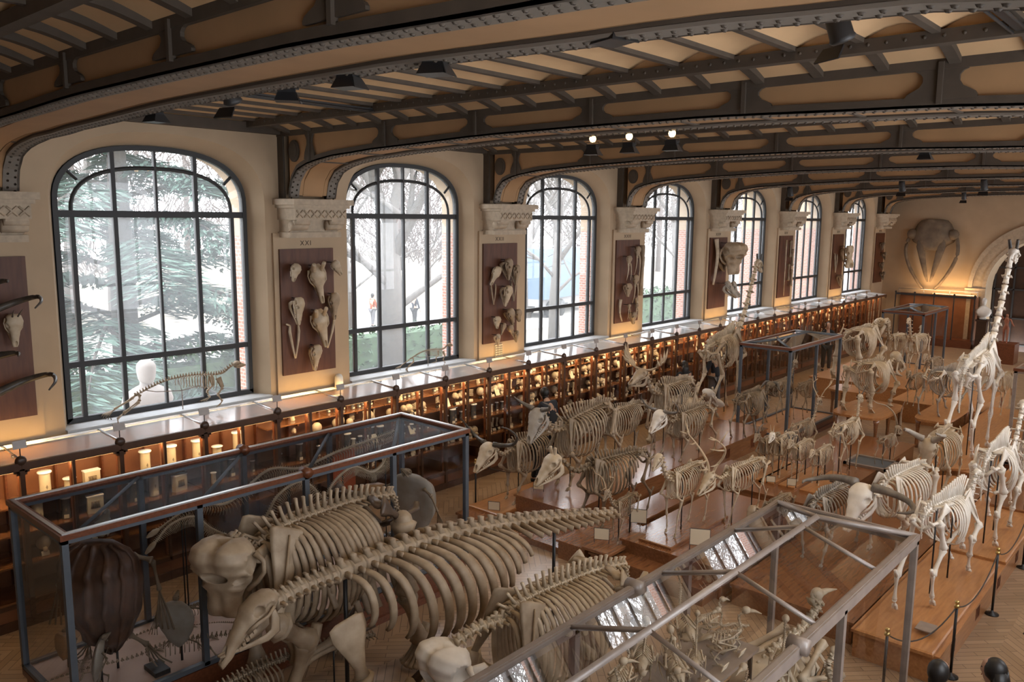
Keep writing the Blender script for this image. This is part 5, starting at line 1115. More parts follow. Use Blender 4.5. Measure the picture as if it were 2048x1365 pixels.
# ---------------------------------------------------------------- contents of the long left case
CF = .441
def turtle(x, y, z0, hgt, wid, rz, lean, label, sm_, ridges=7, depth=.35, legs=True):
    t = thing('turtle_skeleton', label, 'skeleton', (x,y,CF), rz); R = Matrix.Translation((0,0,z0))@Matrix.Rotation(radians(lean),4,'Y')
    rings = []; n = 56 if ridges else 28
    for i in range(41):
        u = i/40; w = wid*tab(((0,.03),(.06,.14),(.2,.30),(.45,.47),(.7,.53),(.86,.50),(.95,.40),(1,.24)),u)[0]; dd = depth*tab(((0,.05),(.2,.6),(.5,1),(.8,.8),(1,.25)),u)[0]; ring = []
        for j in range(n+1):
            a = pi*j/n; y_ = -w*cos(a); x_ = -dd*sin(a)**.8-(.05*wid*max(0,cos(2*pi*ridges*j/n-pi))**4*(1+.4*sin(40*u)) if ridges else 0)
            ring.append(V((x_,y_,hgt*u)))
        rings.append(ring+[V((.04,w*.6,hgt*u)),V((.05,-w*.6,hgt*u))])
    m = M(); m.loft(rings).xf(R).obj('carapace', MT[sm_], t)
    if legs:
        B = MT['bone_brown']; w = wid*.5
        for s in (-1,1):
            m = M(); m.bone((.05,s*w*.75,hgt*.86),(.10,s*w*1.2,hgt*.80),.02*hgt); m.bone((.10,s*w*1.2,hgt*.80),(.06,s*w*1.35,hgt*.55),.014*hgt)
            for k in range(4): m.tube([(.06,s*w*1.35,hgt*.55),(.04,s*w*(1.25+.1*k),hgt*.36),(.02,s*w*(1.2+.16*k),hgt*.22)], .008*hgt, 5)
            m.xf(R).obj('fore_flipper', B, t)
            m = M(); m.bone((.05,s*w*.4,hgt*.14),(.1,s*w*.8,hgt*.02),.018*hgt)
            for k in range(4): m.tube([(.1,s*w*.8,hgt*.02),(.1,s*w*(.8+.12*k),-hgt*.10),(.1,s*w*(.8+.2*k),-hgt*.14)], .007*hgt, 5)
            m.xf(R).obj('hind_flipper', B, t)
        cm, jm = skull('round', .22*hgt, jd=.6); Mx = R@Matrix.Translation((.02,0,hgt*1.03))@Matrix.Rotation(radians(-50),4,'Y'); so = cm.xf(Mx).obj('skull', MT['bone_brown'], t); jm.xf(Mx).obj('lower_jaw', MT['bone_brown'], so)
    M().tube([(.06,0,0),(.06,0,z0+hgt*.9)], .014, 6).obj('support_rod', MT['black_metal'], t)
turtle(-8.42,3.25,.22,1.28,.80,radians(128),-6,'big dark brown leatherback turtle shell standing upright at the left end of the case','shell_dark')
turtle(-8.08,3.78,.18,.52,.40,radians(125),-4,'small grey turtle skeleton with two rods, right of the leatherback shell','shell_pale',0,.06)
turtle(-8.15,2.95,.10,.46,.34,radians(60),8,'small pale turtle shell at the near corner of the left case','shell_pale',0,.05)
turtle(-8.85,2.90,.10,.30,.20,radians(100),0,'tiny brown turtle skeleton at the far left corner of the case floor','shell_amber',0,.05)
turtle(-8.30,7.35,.26,.98,.66,radians(-75),8,'large pale grey turtle shell standing at the right end of the left case','shell_pale',0,.3)
turtle(-8.80,7.0,.22,.85,.56,radians(150),-6,'amber and grey turtle shell beside the pale one in the right end of the case','shell_amber',0,.25)
def snake(pts, r, rl, label, head=True, bm='bone_cream', coil=1, posts=()):
    o = pts[0]; t = thing('snake_skeleton', label, 'skeleton', o); P = [V(p)-V(o) for p in pts]; c = cat(P, 14); B = MT[bm]
    m = M(); n = len(c); m.tube(c, [r*lerp(.7,1,min(1,4*i/n))*(1-.6*max(0,i/n-.7)/.3) for i in range(n)], 6); m.obj('spine', B, t)
    m = M(); acc = 0
    for a, b in zip(c, c[1:]):
        k = max(1, int((b-a).length/.026)); tt = (b-a).normalized(); sd = tt.cross(V((0,0,1))).normalized(); up = sd.cross(tt)
        for j in range(k):
            p = a.lerp(b, j/k); acc += 1; q = rl*min(1,acc/14)
            for s in (-1,1): m.tube([p, p+sd*s*q*.55-up*q*.35, p+sd*s*q*.45-up*q*1.0], [.0055,.005,.003], 3, cap=False)
            m.tube([p, p+up*r*2.1], [.006,.003], 3, cap=False)
    m.obj('ribs', B, t)
    if head:
        d = (c[0]-c[1]).normalized(); m = M(); m.tube([c[0]-d*.02,c[0]+d*.03,c[0]+d*.09,c[0]+d*.14],[(.02,.016),(.045,.03),(.04,.025),(.015,.01)],8); m.obj('skull', B, t)
    m = M()
    for i in posts: m.tube([(c[i].x,c[i].y,CF-o[2]),(c[i].x,c[i].y,c[i].z)], .009, 5)
    m.obj('support_rod', MT['black_metal'], t)
snake([(-8.9,3.95,1.50),(-8.88,4.15,1.68),(-8.86,4.42,1.70),(-8.84,4.62,1.50),(-8.82,4.95,1.30),(-8.80,5.25,1.40),(-8.78,5.5,1.72),(-8.76,5.85,1.80),(-8.74,6.15,1.50),(-8.72,6.45,1.2),(-8.72,6.8,1.05)],.017,.105,'python skeleton with raised head rearing in waves in the middle of the left case',posts=(20,48,90))
snake([(-9.02,4.05,1.60),(-9.02,4.5,1.78),(-9.02,4.95,1.70),(-9.02,5.5,1.98),(-9.02,6.0,1.90),(-9.02,6.6,2.0),(-9.02,7.2,2.05),(-9.02,7.6,2.10)],.018,.12,'long snake skeleton stretched in low waves along the back of the left case',posts=(10,50,85))
snake([(-8.5,5.95,1.55),(-8.5,6.15,1.80),(-8.5,6.45,1.92),(-8.5,6.75,1.78),(-8.5,6.95,1.86),(-8.5,7.05,2.05)],.016,.11,'third snake skeleton arching above the elephant back in the left case',posts=(20,60))
def lizard(x, y, s, rz, label, bm='bone'):
    t = thing('lizard_skeleton', label, 'skeleton', (x,y,CF), rz); B = MT[bm]
    m = M(); c = cat([V(p)*s for p in ((.55,0,.10),(.3,0,.13),(0,.02,.14),(-.3,-.03,.10),(-.7,.05,.05),(-1.2,-.06,.03))], 6); tv = spine(m, c, .04*s, lambda u: .012*s*(1-.6*u), lambda u: .03*s*(1-u), lambda u: 0, lambda u: .03*s*(1-u), .75); m.obj('spine', B, t)
    m = M()
    for i in range(9):
        for q in (-1,1): rib(m, tv[6+i][0], .11*s, .16*s, .004*s, .1, .7, q, 6)
    m.obj('rib_cage', B, t)
    for xx in (.3,-.18):
        for q in (-1,1):
            m = M(); m.bone(V((xx,q*.04,.11))*s,V((xx+.03,q*.16,.10))*s,.008*s); m.bone(V((xx+.03,q*.16,.10))*s,V((xx+.08,q*.18,.015))*s,.007*s)
            for k in range(4): m.tube([V((xx+.08,q*.18,.014))*s,V((xx+.15,q*(.13+.035*k),.004))*s],.004*s,4)
            m.obj('leg', B, t)
    cm, jm = skull('deer', .26*s, jd=.4); Mx = Matrix.Translation(V((.55,0,.10))*s)@Matrix.Rotation(radians(8),4,'Y'); cm.xf(Mx).obj('skull', B, t)
lizard(-8.25,3.75,1.2,radians(70),'crocodile-like skeleton low on the pale case floor before the small turtle'); lizard(-8.9,4.3,1.0,radians(95),'spined lizard skeleton on the case floor behind the small turtle'); lizard(-8.15,4.75,.7,radians(40),'small lizard skeleton on the case floor by the front edge'); lizard(-8.6,3.0,.6,radians(150),'small lizard skeleton near the left corner of the case floor')
o = M().bb(-.13,.13,-.08,.08,0,.05).obj('metal_box', MT['black_metal']); o.location = (-8.1,3.55,CF); tag(o, 'small black block lying on the pale floor of the left case', 'block')
o = M().bb(0,.03,-.18,.18,0,.62).obj('orange_panel', mat('orange_cloth',(.42,.09,.03),.8)); o.location = (-9.12,6.75,CF+.9); tag(o, 'orange panel behind the snakes at the back of the left case', 'panel')
hung_x = elephant_skull(.62)[0]
# ---------------------------------------------------------------- birds in the right case
def bird(x, y, z, s, rz, label, beak=.5, nk=.9, bm='bone_cream', perch=True, group=None):
    t = thing('bird_skeleton', label, 'skeleton', (x,y,z), rz, group); B = MT[bm]
    m = M(); c = cat([V(p)*s for p in ((.17+.06*nk,0,.34+.16*nk),(.16+.02*nk,0,.34+.1*nk),(.2,0,.33),(.12,0,.29),(.0,0,.28),(-.12,0,.23),(-.22,0,.2))], 5); spine(m, c, .022*s, lambda u: .010*s, lambda u: .008*s, lambda u: 0, lambda u: .006*s, .85)
    m.tube([V((-.02,0,.265))*s,V((-.1,0,.25))*s,V((-.18,0,.2))*s],[(.03*s,.015*s),(.045*s,.015*s),(.02*s,.01*s)],6); m.obj('spine', B, t)
    m = M(); m.tube([V((.16,0,.21))*s,V((.1,0,.15))*s,V((.0,0,.13))*s,V((-.09,0,.16))*s],[(.02*s,.012*s),(.06*s,.014*s),(.06*s,.012*s),(.02*s,.006*s)],7); m.tube([V((.13,0,.17))*s,V((.05,0,.10))*s,V((-.04,0,.13))*s],[(.004*s,.02*s),(.004*s,.035*s),(.004*s,.01*s)],5)
    for k in range(6):
        for q in (-1,1): m.tube([V((.12-.03*k,q*.01,.285))*s,V((.11-.035*k,q*.075,.235))*s,V((.12-.03*k,q*.05,.16))*s],.005*s,4)
    m.obj('rib_cage', B, t)
    hd = V((.17+.06*nk,0,.34+.16*nk))*s; m = M(); h = s if s < 1.2 else s*.5; m.ell(hd+V((.02*h,0,.015*h)), (.042*h,.032*h,.034*h), 8, 6); m.tube([hd+V((.045*h,0,.01*h)),hd+V(((.07+.06*beak)*h,0,.004*h)),hd+V(((.08+.16*beak)*h,0,-.02*h))],[.022*h,.013*h,.003*h],6); m.obj('skull', B, t)
    for q in (-1,1):
        m = M(); m.bone(V((.14,q*.05,.27))*s,V((-.02,q*.085,.24))*s,.009*s,6); m.bone(V((-.02,q*.085,.24))*s,V((.15,q*.10,.20))*s,.008*s,6); m.tube([V((.15,q*.10,.20))*s,V((.06,q*.105,.17))*s,V((-.06,q*.10,.16))*s],[.009*s,.006*s,.002*s],5); m.obj('wing', B, t)
        m = M(); m.bone(V((-.06,q*.04,.23))*s,V((.03,q*.06,.16))*s,.010*s,6); m.bone(V((.03,q*.06,.16))*s,V((-.04,q*.06,.07))*s,.008*s,6); m.bone(V((-.04,q*.06,.07))*s,V((.0,q*.06,.012))*s,.007*s,6)
        for a in (-.5,0,.5,pi): m.tube([V((.0,q*.06,.012))*s,V((.05*cos(a),q*.06+.05*sin(a),.004))*s],.004*s,4)
        m.obj('leg', B, t)
    return t
RZ = .341
bw = M(); 
def shelf_bench(x, y, lx, ly, z, label):
    t = thing('display_bench', label, 'bench', (x,y,RZ)); M().bb(-lx/2,lx/2,-ly/2,ly/2,z-RZ-.03,z-RZ).obj('bench_top', MT['steel_grey'], t)
    for sx in (-1,1):
        for sy in (-1,1): M().bb(sx*(lx/2-.04)-.015,sx*(lx/2-.04)+.015,sy*(ly/2-.08)-.015,sy*(ly/2-.08)+.015,0,z-RZ-.03).obj('leg', MT['black_metal'], t)
shelf_bench(-3.0,4.8,.55,2.9,1.62,'upper dark bench crowded with bird skeletons in the right case'); shelf_bench(-2.48,4.6,.4,2.6,1.40,'lower dark bench with bird skeletons in the right case')
random.seed(5); bi = 0; pb = []
rows = ['first','second','third','fourth','fifth','sixth','seventh','eighth','ninth','tenth']
for r,(bx,bz,n0) in enumerate(((-3.14,1.621,9),(-2.88,1.621,9),(-2.48,1.401,8))):
    for k in range(n0):
        y = 3.5+2.6*k/(n0-1)+random.uniform(-.05,.05); s = random.uniform(.6,1.0); nk = random.choice((.5,.9,1.6)); bk = random.choice((.3,.5,1.0)); rz = random.uniform(-.9,.9)+pi/2*random.choice((1,1,-1))
        bird(bx, y, bz, s, rz, f'small bird skeleton, {rows[k]} from the near end in the {("window-side","middle","aisle-side")[r]} row of the hip-roofed case', bk, nk)
bird(-2.80,6.75,.341,3.7,radians(82),'large pale ostrich-like bird skeleton with pointed beak in the middle of the hip-roofed case',.9,.1)
bird(-2.36,6.3,.341,2.6,radians(85),'large bird skeleton with long drooping neck near the aisle side of the hip-roofed case',.5,.6)
bird(-2.7,7.1,.341,1.9,radians(100),'wading bird skeleton near the far end of the hip-roofed case',.8,1.4)
bird(-2.3,4.85,.341,1.0,radians(20),'small long-billed bird skeleton on the oak floor of the hip-roofed case',1.0,1.2)
cm2 = M(); cm2.box((0,0,.04), (.006,.09,.06), Matrix.Rotation(radians(-20),3,'Y')); cme2 = cm2.mesh('label_card', MT['card'])
for k in range(9): put('label_card', cme2, (-2.76, 3.6+.3*k, 1.621), pi, f'little cream card by the birds, {rows[k]} from the near end in the hip-roofed case', 'card', 'cards in the hip-roofed case')
# ================================================================ people
def skin_obj(name, J, edges, m, parent, sub=2):
    names = list(J); me = bpy.data.meshes.new(name); me.from_pydata([J[k][:3] for k in names], [(names.index(a),names.index(b)) for a,b in edges], []); me.materials.append(m)
    o = bpy.data.objects.new(name, me); C.objects.link(o); o.parent = parent
    o.modifiers.new('skin','SKIN').use_smooth_shade = True; s = o.modifiers.new('sub','SUBSURF'); s.levels = s.render_levels = sub
    sv = me.skin_vertices[0].data
    for i,k in enumerate(names):
        r = J[k][3]; sv[i].radius = r if isinstance(r,tuple) else (r,r); sv[i].use_root = (i == 0)
    return o
def person(label, x, y, rz, H, top, bottom, hair, long_hair=False, lean=0, arm=(.25,.15), hold=None, hat=None, skirt=False, z=0, step=.06):
    t = thing('person', label, 'person', (x,y,z), rz); k = H/1.75; ln = radians(lean)
    def T(px_,py,pz):                                        # lean the upper body forward about the hips
        if pz > .95: dx, dz = px_, pz-.95; px_, pz = dx*cos(ln)+dz*sin(ln), .95+dz*cos(ln)-dx*sin(ln)
        return V((px_,py,pz))*k
    def j(px_,py,pz,r): p = T(px_,py,pz); return (*p, tuple(a*k for a in r) if isinstance(r,tuple) else r*k)
    J = {'pelvis':j(0,0,.95,(.13,.10)),'waist':j(0,0,1.10,(.115,.085)),'chest':j(.01,0,1.30,(.145,.10)),'neck':j(.0,0,1.47,.055),'head0':j(.02,0,1.55,.06)}
    E = [('pelvis','waist'),('waist','chest'),('chest','neck'),('neck','head0')]
    for s,n in ((1,'l'),(-1,'r')):
        a = arm[0 if s > 0 else 1]
        J.update({f'sh{n}':j(0,s*.17,1.41,.055),f'el{n}':j(.02+.28*a,s*.24,1.41-.29*cos(a),.042),f'wr{n}':j(.10+.50*a,s*.21,1.41-.29*cos(a)-.22*cos(a*1.8),.030),f'pa{n}':j(.12+.56*a,s*.20,1.41-.29*cos(a)-.30*cos(a*1.8),(.036,.02)),
                  f'hp{n}':j(0,s*.09,.88,.085),f'kn{n}':j(.03+s*step*.5,s*.095,.50,.058),f'an{n}':j(s*step-.02,s*.095,.09,.042),f'to{n}':j(.13+s*step,s*.11,.035,.034)})
        E += [('chest',f'sh{n}'),(f'sh{n}',f'el{n}'),(f'el{n}',f'wr{n}'),(f'wr{n}',f'pa{n}'),('pelvis',f'hp{n}'),(f'hp{n}',f'kn{n}'),(f'kn{n}',f'an{n}'),(f'an{n}',f'to{n}')]
        for f in range(4):
            p = V(J[f'pa{n}'][:3]); y_ = (f-1.5)*.018*k; L = (.062,.072,.068,.052)[f]*k
            J[f'f{n}{f}'] = (*(p+V((.012*k,y_,-.035*k))),.009*k); J[f'g{n}{f}'] = (*(p+V((.03*k,y_*1.1,-.035*k-L))),.0075*k); E += [(f'pa{n}',f'f{n}{f}'),(f'f{n}{f}',f'g{n}{f}')]
        p = V(J[f'wr{n}'][:3]); J[f'th{n}'] = (*(p+V((.045*k,-s*.02*k,-.05*k))),.009*k); J[f'ti{n}'] = (*(p+V((.06*k,-s*.03*k,-.09*k))),.008*k); E += [(f'wr{n}',f'th{n}'),(f'th{n}',f'ti{n}')]
    b = skin_obj('body', J, E, MT['skin'], t)
    hc = T(.035,0,1.64); m = M(); rings = []                    # head with brow, nose and chin
    for i in range(15):
        u = i/14; zz = (-.125+.25*u)*k; r = tab(((0,.035),(.12,.058),(.35,.073),(.6,.083),(.82,.072),(.94,.042),(1,.008)),u)[0]*k; ring = []
        for q in range(16):
            a = 2*pi*q/16; xx = r*1.18*cos(a); yy = r*.92*sin(a)
            if q == 0: xx += tab(((0,.0),(.3,.004),(.38,.024),(.52,.012),(.6,.0),(1,0)),u)[0]*k
            if q in (1,2,14,15) and .5 < u < .62: xx -= .008*k
            ring.append(hc+V((xx,yy,zz)))
        rings.append(ring)
    m.loft(rings)
    for s in (-1,1): m.ell(hc+V((-.01*k,s*.074*k,-.005*k)), (.018*k,.008*k,.03*k), 6, 5)
    m.obj('head', MT['skin'], t)
    m = M()
    for s in (-1,1): m.ell(hc+V((.078*k,s*.03*k,.018*k)), .010*k, 6, 5)
    m.obj('eye', MT['hair_black'], t)
    m = M(); m.tube([hc+V((.083*k,-.022*k,-.065*k)),hc+V((.09*k,0,-.067*k)),hc+V((.083*k,.022*k,-.065*k))],[.004*k,.007*k,.004*k],5); m.obj('mouth', MT['flesh_red'], t)
    m = M(); m.ell(hc+V((-.022*k,0,.022*k)), (.100*k,.092*k,.114*k), 14, 9); m.ell(hc+V((-.045*k,0,-.06*k)), (.058*k,.072*k,.075*k), 12, 8)
    if long_hair: m.tube([hc+V((-.06*k,0,.03*k)),hc+V((-.085*k,0,-.08*k)),hc+V((-.09*k,0,-.24*k)),hc+V((-.085*k,0,-.36*k))],[(.085*k,.06*k),(.1*k,.06*k),(.1*k,.045*k),(.06*k,.025*k)],10,(1,0,0))
    m.obj('hair', MT[hair], t)
    G = lambda *n: {q:(*J[q][:3], tuple(v*1.22+.008 for v in J[q][3]) if isinstance(J[q][3],tuple) else J[q][3]*1.28+.006) for q in n}
    JJ = G('waist','chest','shl','ell','shr','elr','wrl','wrr','pelvis'); JJ['collar'] = (*T(0,0,1.455),.066*k)
    skin_obj('top', JJ, [('waist','chest'),('waist','pelvis'),('chest','shl'),('shl','ell'),('ell','wrl'),('chest','shr'),('shr','elr'),('elr','wrr'),('chest','collar')], MT[top], t)
    if skirt: M().loft([[V((r*cos(2*pi*q/18)*.8, r*sin(2*pi*q/18), zz))*k for q in range(18)] for zz,r in ((1.02,.17),(.8,.22),(.4,.27),(.12,.31))]).obj('skirt', MT[bottom], t)
    else: skin_obj('trousers', G('pelvis','hpl','hpr','knl','knr','anl','anr'), [('pelvis','hpl'),('hpl','knl'),('knl','anl'),('pelvis','hpr'),('hpr','knr'),('knr','anr')], MT[bottom], t)
    for s,n in ((1,'l'),(-1,'r')):
        a, b_ = V(J[f'an{n}'][:3]), V(J[f'to{n}'][:3]); m = M(); m.tube([a+V((-.05*k,0,-.045*k)),a+V((0,0,-.04*k)),b_+V((-.03*k,0,.012*k)),b_+V((.06*k,0,0))],[(.038*k,.04*k),(.046*k,.048*k),(.048*k,.036*k),(.03*k,.02*k)],9); m.obj('shoe', MT['cloth_black'], t)
    return t
person('man in black shirt leaning forward toward the shelves behind the gaur skeleton', -10.25,12.85, radians(170), 1.78, 'cloth_navy','cloth_black','hair_black', lean=24, arm=(.7,.4))
person('blond child in pale top beside the leaning man at the cabinets', -10.15,12.15, radians(60), 1.42, 'cloth_grey','cloth_black','hair_blond', lean=4)
person('dark-haired child seen from behind, next to the blond child', -9.85,12.05, radians(150), 1.45, 'cloth_black','cloth_black','hair_black', lean=6, arm=(.3,.3))
person('woman with long black hair and long black dress by the cabinets behind the moose', -10.2,18.0, radians(150), 1.66, 'cloth_black','cloth_black','hair_black', long_hair=True, skirt=True)
person('person in dark jacket standing by the cabinets behind the giraffe forelegs', -10.55,20.3, radians(160), 1.7, 'cloth_navy','cloth_grey','hair_black')
person('distant visitor in black by the far cabinets beyond the deer case', -10.5,28.2, radians(-60), 1.7, 'cloth_black','cloth_black','hair_black', arm=(.8,.8))
person('visitor with short black hair at the bottom edge, only the head in view', -1.54,7.05, radians(80), 1.60, 'cloth_black','cloth_black','hair_black')
person('woman with long dark hair facing left at the bottom right corner', -1.17,7.35, radians(165), 1.63, 'cloth_grey','cloth_black','hair_black', long_hair=True)
person('visitor with dark hair barely showing at the bottom edge beside the near stanchion', -1.76,6.3, radians(80), 1.60, 'cloth_black','cloth_black','hair_black')
person('person in rust orange jacket and black trousers half cut by the right edge', -1.12,9.75, radians(75), 1.66, 'cloth_orange','cloth_black','hair_black')
# ---------------------------------------------------------------- bust on a pedestal, ecorche figure
def bust(name, label, x, y, z, s, rz, m_, ped, pw=.4):
    t = thing(name, label, 'statue', (x,y,z), rz)
    p = M(); p.bb(-pw/2,pw/2,-pw/2,pw/2,0,ped); p.bb(-pw/2-.04,pw/2+.04,-pw/2-.04,pw/2+.04,ped-.08,ped); p.bb(-pw/2-.05,pw/2+.05,-pw/2-.05,pw/2+.05,0,.14); p.obj('pedestal', MT['dark_wood'] if ped > .8 and m_ == 'marble' and z == 0 and x > -12 else MT[m_], t)
    m = M(); m.loft([[V((r*.62*cos(2*pi*q/20), r*sin(2*pi*q/20), ped+zz))*1 for q in range(20)] for zz,r in ((0,.13*s),(.06*s,.14*s),(.1*s,.10*s),(.16*s,.24*s),(.30*s,.31*s),(.42*s,.29*s),(.52*s,.17*s),(.57*s,.085*s),(.64*s,.075*s))]); m.obj('shoulders', MT[m_], t)
    m = M(); rings = []
    for i in range(15):
        u = i/14; r = tab(((0,.05),(.12,.075),(.35,.095),(.6,.108),(.82,.095),(.94,.055),(1,.01)),u)[0]*s
        rings.append([V((r*1.2*cos(2*pi*q/16)+(tab(((0,0),(.36,.03),(.55,.012),(.6,0),(1,0)),u)[0]*s if q == 0 else 0), r*.92*sin(2*pi*q/16), ped+.60*s+.33*s*u)) for q in range(16)])
    m.loft(rings); m.obj('head', MT[m_], t)
bust('bust', 'white marble bust on a dark pedestal beside the round portal', -7.72,37.4,0,.95,radians(-90),'marble',1.25,.36)
t = thing('ecorche_statue','red-brown flayed standing figure with one arm raised before the dark portal','statue',(-6.35,34.6,0),radians(-90)); p = M(); p.bb(-.4,.4,-.4,.4,0,.75); p.obj('pedestal', MT['mahogany'], t); k = .62; z0 = .75
J = {'pelvis':(0,0,z0+.95*k,(.13*k,.1*k)),'waist':(0,0,z0+1.1*k,(.11*k,.08*k)),'chest':(0,0,z0+1.32*k,(.16*k,.1*k)),'neck':(0,0,z0+1.5*k,.06*k),'head':(.02,0,z0+1.62*k,.09*k),'top':(.02,0,z0+1.74*k,.06*k)}
E_ = [('pelvis','waist'),('waist','chest'),('chest','neck'),('neck','head'),('head','top')]
for s,n in ((1,'l'),(-1,'r')):
    up = s < 0
    J.update({f's{n}':(0,s*.19*k,z0+1.42*k,.06*k),f'e{n}':(.05,s*.30*k,z0+(1.62 if up else 1.2)*k,.045*k),f'w{n}':(.1,s*(.26 if up else .42)*k,z0+(1.9 if up else 1.02)*k,.035*k),f'h{n}':(0,s*.1*k,z0+.86*k,.09*k),f'k{n}':(.04*s,s*.11*k,z0+.5*k,.06*k),f'a{n}':(.06*s,s*.11*k,z0+.07*k,.045*k),f't{n}':(.06*s+.12,s*.13*k,z0+.03*k,.035*k)})
    E_ += [('chest',f's{n}'),(f's{n}',f'e{n}'),(f'e{n}',f'w{n}'),('pelvis',f'h{n}'),(f'h{n}',f'k{n}'),(f'k{n}',f'a{n}'),(f'a{n}',f't{n}')]
J = {q:tuple([v[0]*1.0,v[1],v[2],v[3]]) for q,v in J.items()}; skin_obj('figure', J, E_, MT['flesh_red'], t)
# ---------------------------------------------------------------- spotlights under the girders
def spotlight(x, y, z, kind, aim, label, lit=False, s=.62):
    z += .02
    t = thing('spotlight', label, 'lamp', (x,y,z), aim, 'ceiling spotlights')
    if kind == 'flood':
        m = M(); m.loft([[V((a*.10*s,b*.07*s,-.05*s)) for a,b in ((-1,-1),(1,-1),(1,1),(-1,1))],[V((a*.11*s,b*.08*s,-.14*s)) for a,b in ((-1,-1),(1,-1),(1,1),(-1,1))],[V((a*.15*s,b*.13*s,-.25*s)) for a,b in ((-1,-1),(1,-1),(1,1),(-1,1))]], smooth=False); m.obj('housing', MT['black_metal'], t)
        m = M(); m.tube([(-.14*s,0,-.09*s),(-.14*s,0,-.0),(.14*s,0,0),(.14*s,0,-.09*s)], .008*s, 5); m.tube([(-.15*s,0,-.09*s),(.15*s,0,-.09*s)], .007, 5); m.obj('yoke', MT['black_metal'], t)
        m = M(); m.loft([[V((.11*s,-.08*s,-.14*s)),V((.11*s,.08*s,-.14*s)),V((.17*s,.14*s,-.26*s)),V((.17*s,-.14*s,-.26*s))],[V((.118*s,-.08*s,-.135*s)),V((.118*s,.08*s,-.135*s)),V((.18*s,.14*s,-.255*s)),V((.18*s,-.14*s,-.255*s))]], smooth=False); m.obj('barn_door', MT['iron_dark'], t)
    else:
        Rm = Matrix.Rotation(radians(25),4,'X')
        m = M(); m.lathe([(.02,-.02),(.075,-.04),(.08,-.26),(.09,-.28),(.07,-.30)], n=14); m.xf(Rm); m.tube([(-.09*s,0,-.12),(-.09*s,0,.02),(.09*s,0,.02),(.09*s,0,-.12)], .007, 5); m.obj('housing', MT['iron_dark'], t)
        m = M(); m.loft([[V((-.1,-.09,-.30)),V((.1,-.09,-.30)),V((.12,-.18,-.36)),V((-.12,-.18,-.36))],[V((-.1,-.085,-.31)),V((.1,-.085,-.31)),V((.12,-.175,-.37)),V((-.12,-.175,-.37))]], smooth=False); m.xf(Rm); m.obj('barn_door', MT['black_metal'], t)
    if lit: M().ell((0,0,.045), .045, 8, 6).obj('bulb', MT['lamp_on'], t)
G2, G3, G4 = GY[2]+GH, GY[3]+GH, GY[4]+GH
for a in ((-3.88,G2-.1,6.20,'flood',.4,'black barn-door floodlight under the near girder, third from the right'),(-4.75,G2-.1,6.20,'flood',.3,'black barn-door floodlight under the near girder, fourth from the right'),(-5.8,G2+.1,6.22,'flood',.9,'tilted black floodlight under the near girder, left of the barn-door pair'),(-7.05,G2+.25,6.45,'can',.2,'cylindrical spotlight hanging above the first window'),(-7.95,G2+.05,6.20,'flood',.2,'dark floodlight at the crown of the first window'),(-2.55,G2-.1,6.22,'flood',-.3,'black floodlight under the near girder, rightmost of the flood row'),(-2.25,5.7,6.64,'can',-.5,'large tilted can spotlight hanging in the upper right ceiling bay',False),
  (-6.35,G3+.1,6.12,'flood',.2,'small lit spotlight glowing orange below the second girder',True),(-5.8,G3+.1,6.12,'flood',.2,'black floodlight with lit bulb right of the orange spotlight',True),(-5.2,G3+.1,6.12,'flood',.2,'black floodlight with lit bulb, second right of the orange spotlight',True),(-3.7,G4-.1,6.22,'flood',0,'black floodlight alone under the third girder at the right'),
  (-6.9,GY[6]+GH-.1,6.2,'can',0,'small distant can light, left of the far pair'),(-5.0,GY[6]+GH-.1,6.2,'can',0,'small distant can light, right of the far pair'),(-9.9,GY[6]+GH-.1,6.1,'can',0,'small distant light under the far girders at the left'),(-7.7,GY[8]+GH-.1,6.2,'can',0,'far lit spotlight glowing near the end wall',True)): spotlight(*a)
def conduit(x, y0, y1, label):
    m = M()
    for d in (-.05,.05): m.tube([(x+d,y0,6.545),(x+d,y1,6.545)], .012, 5)
    m.bb(x-.03,x+.03,y0,y1,6.555,6.582); o = m.obj('lighting_track', MT['iron_dark']); tag(o, label, 'track')
conduit(-3.08+RS*3, GY[2]+GH+.6, GY[3]-GH-.6, 'cable track along a ceiling rib at the upper right'); conduit(-8.73, GY[2]+GH+.6, GY[3]-GH-.6, 'cable track along the ceiling ribs above the first window')

for gi in range(2, 9):                                     # warm beams of the ceiling spotlights: down on the skeletons, a little up on the vaults
    for x in (-9.3, -6.6, -4.0, -1.6):
        light('hall_lamp', 'SPOT', (x, GY[gi]+GH+.12, 6.0), 75 if gi > 2 else 25, (1,.76,.46), (0,0,0), spot=radians(115))
        if gi > 2: light('hall_lamp_up', 'SPOT', (x, GY[gi]+GH+.75, 5.9), 9, (1,.70,.40), (pi,0,0), spot=radians(150))
# ================================================================ the garden outside the windows
g = M(); n = 40
for i in range(1): g.add([(-120,-60,-1.2),(XW-.8,-60,-.3),(XW-.8,110,-.3),(-120,110,-1.2)], [(0,1,2,3)], False)
o = g.obj('ground', MT['earth']); struct(o)
m = M(); m.add([(-40,-40,-.52),(-26,-40,-.40),(-27,100,-.40),(-41,100,-.52)], [(0,1,2,3)], False); struct(m.obj('path', MT['path_pale']))
def leaf_cloud(m, c, r, n, sz, seed, flat=1.0):
    rnd = random.Random(seed)
    for _ in range(n):
        a, b, q = rnd.uniform(0,2*pi), rnd.uniform(-1,1), rnd.uniform(.35,1)**.5; d = sqrt(1-b*b)
        p = V((c[0]+r[0]*q*d*cos(a), c[1]+r[1]*q*d*sin(a), c[2]+r[2]*q*b)); u = V((rnd.gauss(0,1),rnd.gauss(0,1),rnd.gauss(0,.6))).normalized(); w = u.cross(V((rnd.gauss(0,1),rnd.gauss(0,1),1))).normalized(); s = sz*rnd.uniform(.6,1.4)
        m.add([p-u*s,p+w*s*.45,p+u*s,p-w*s*.45], [(0,1,2,3)], False)
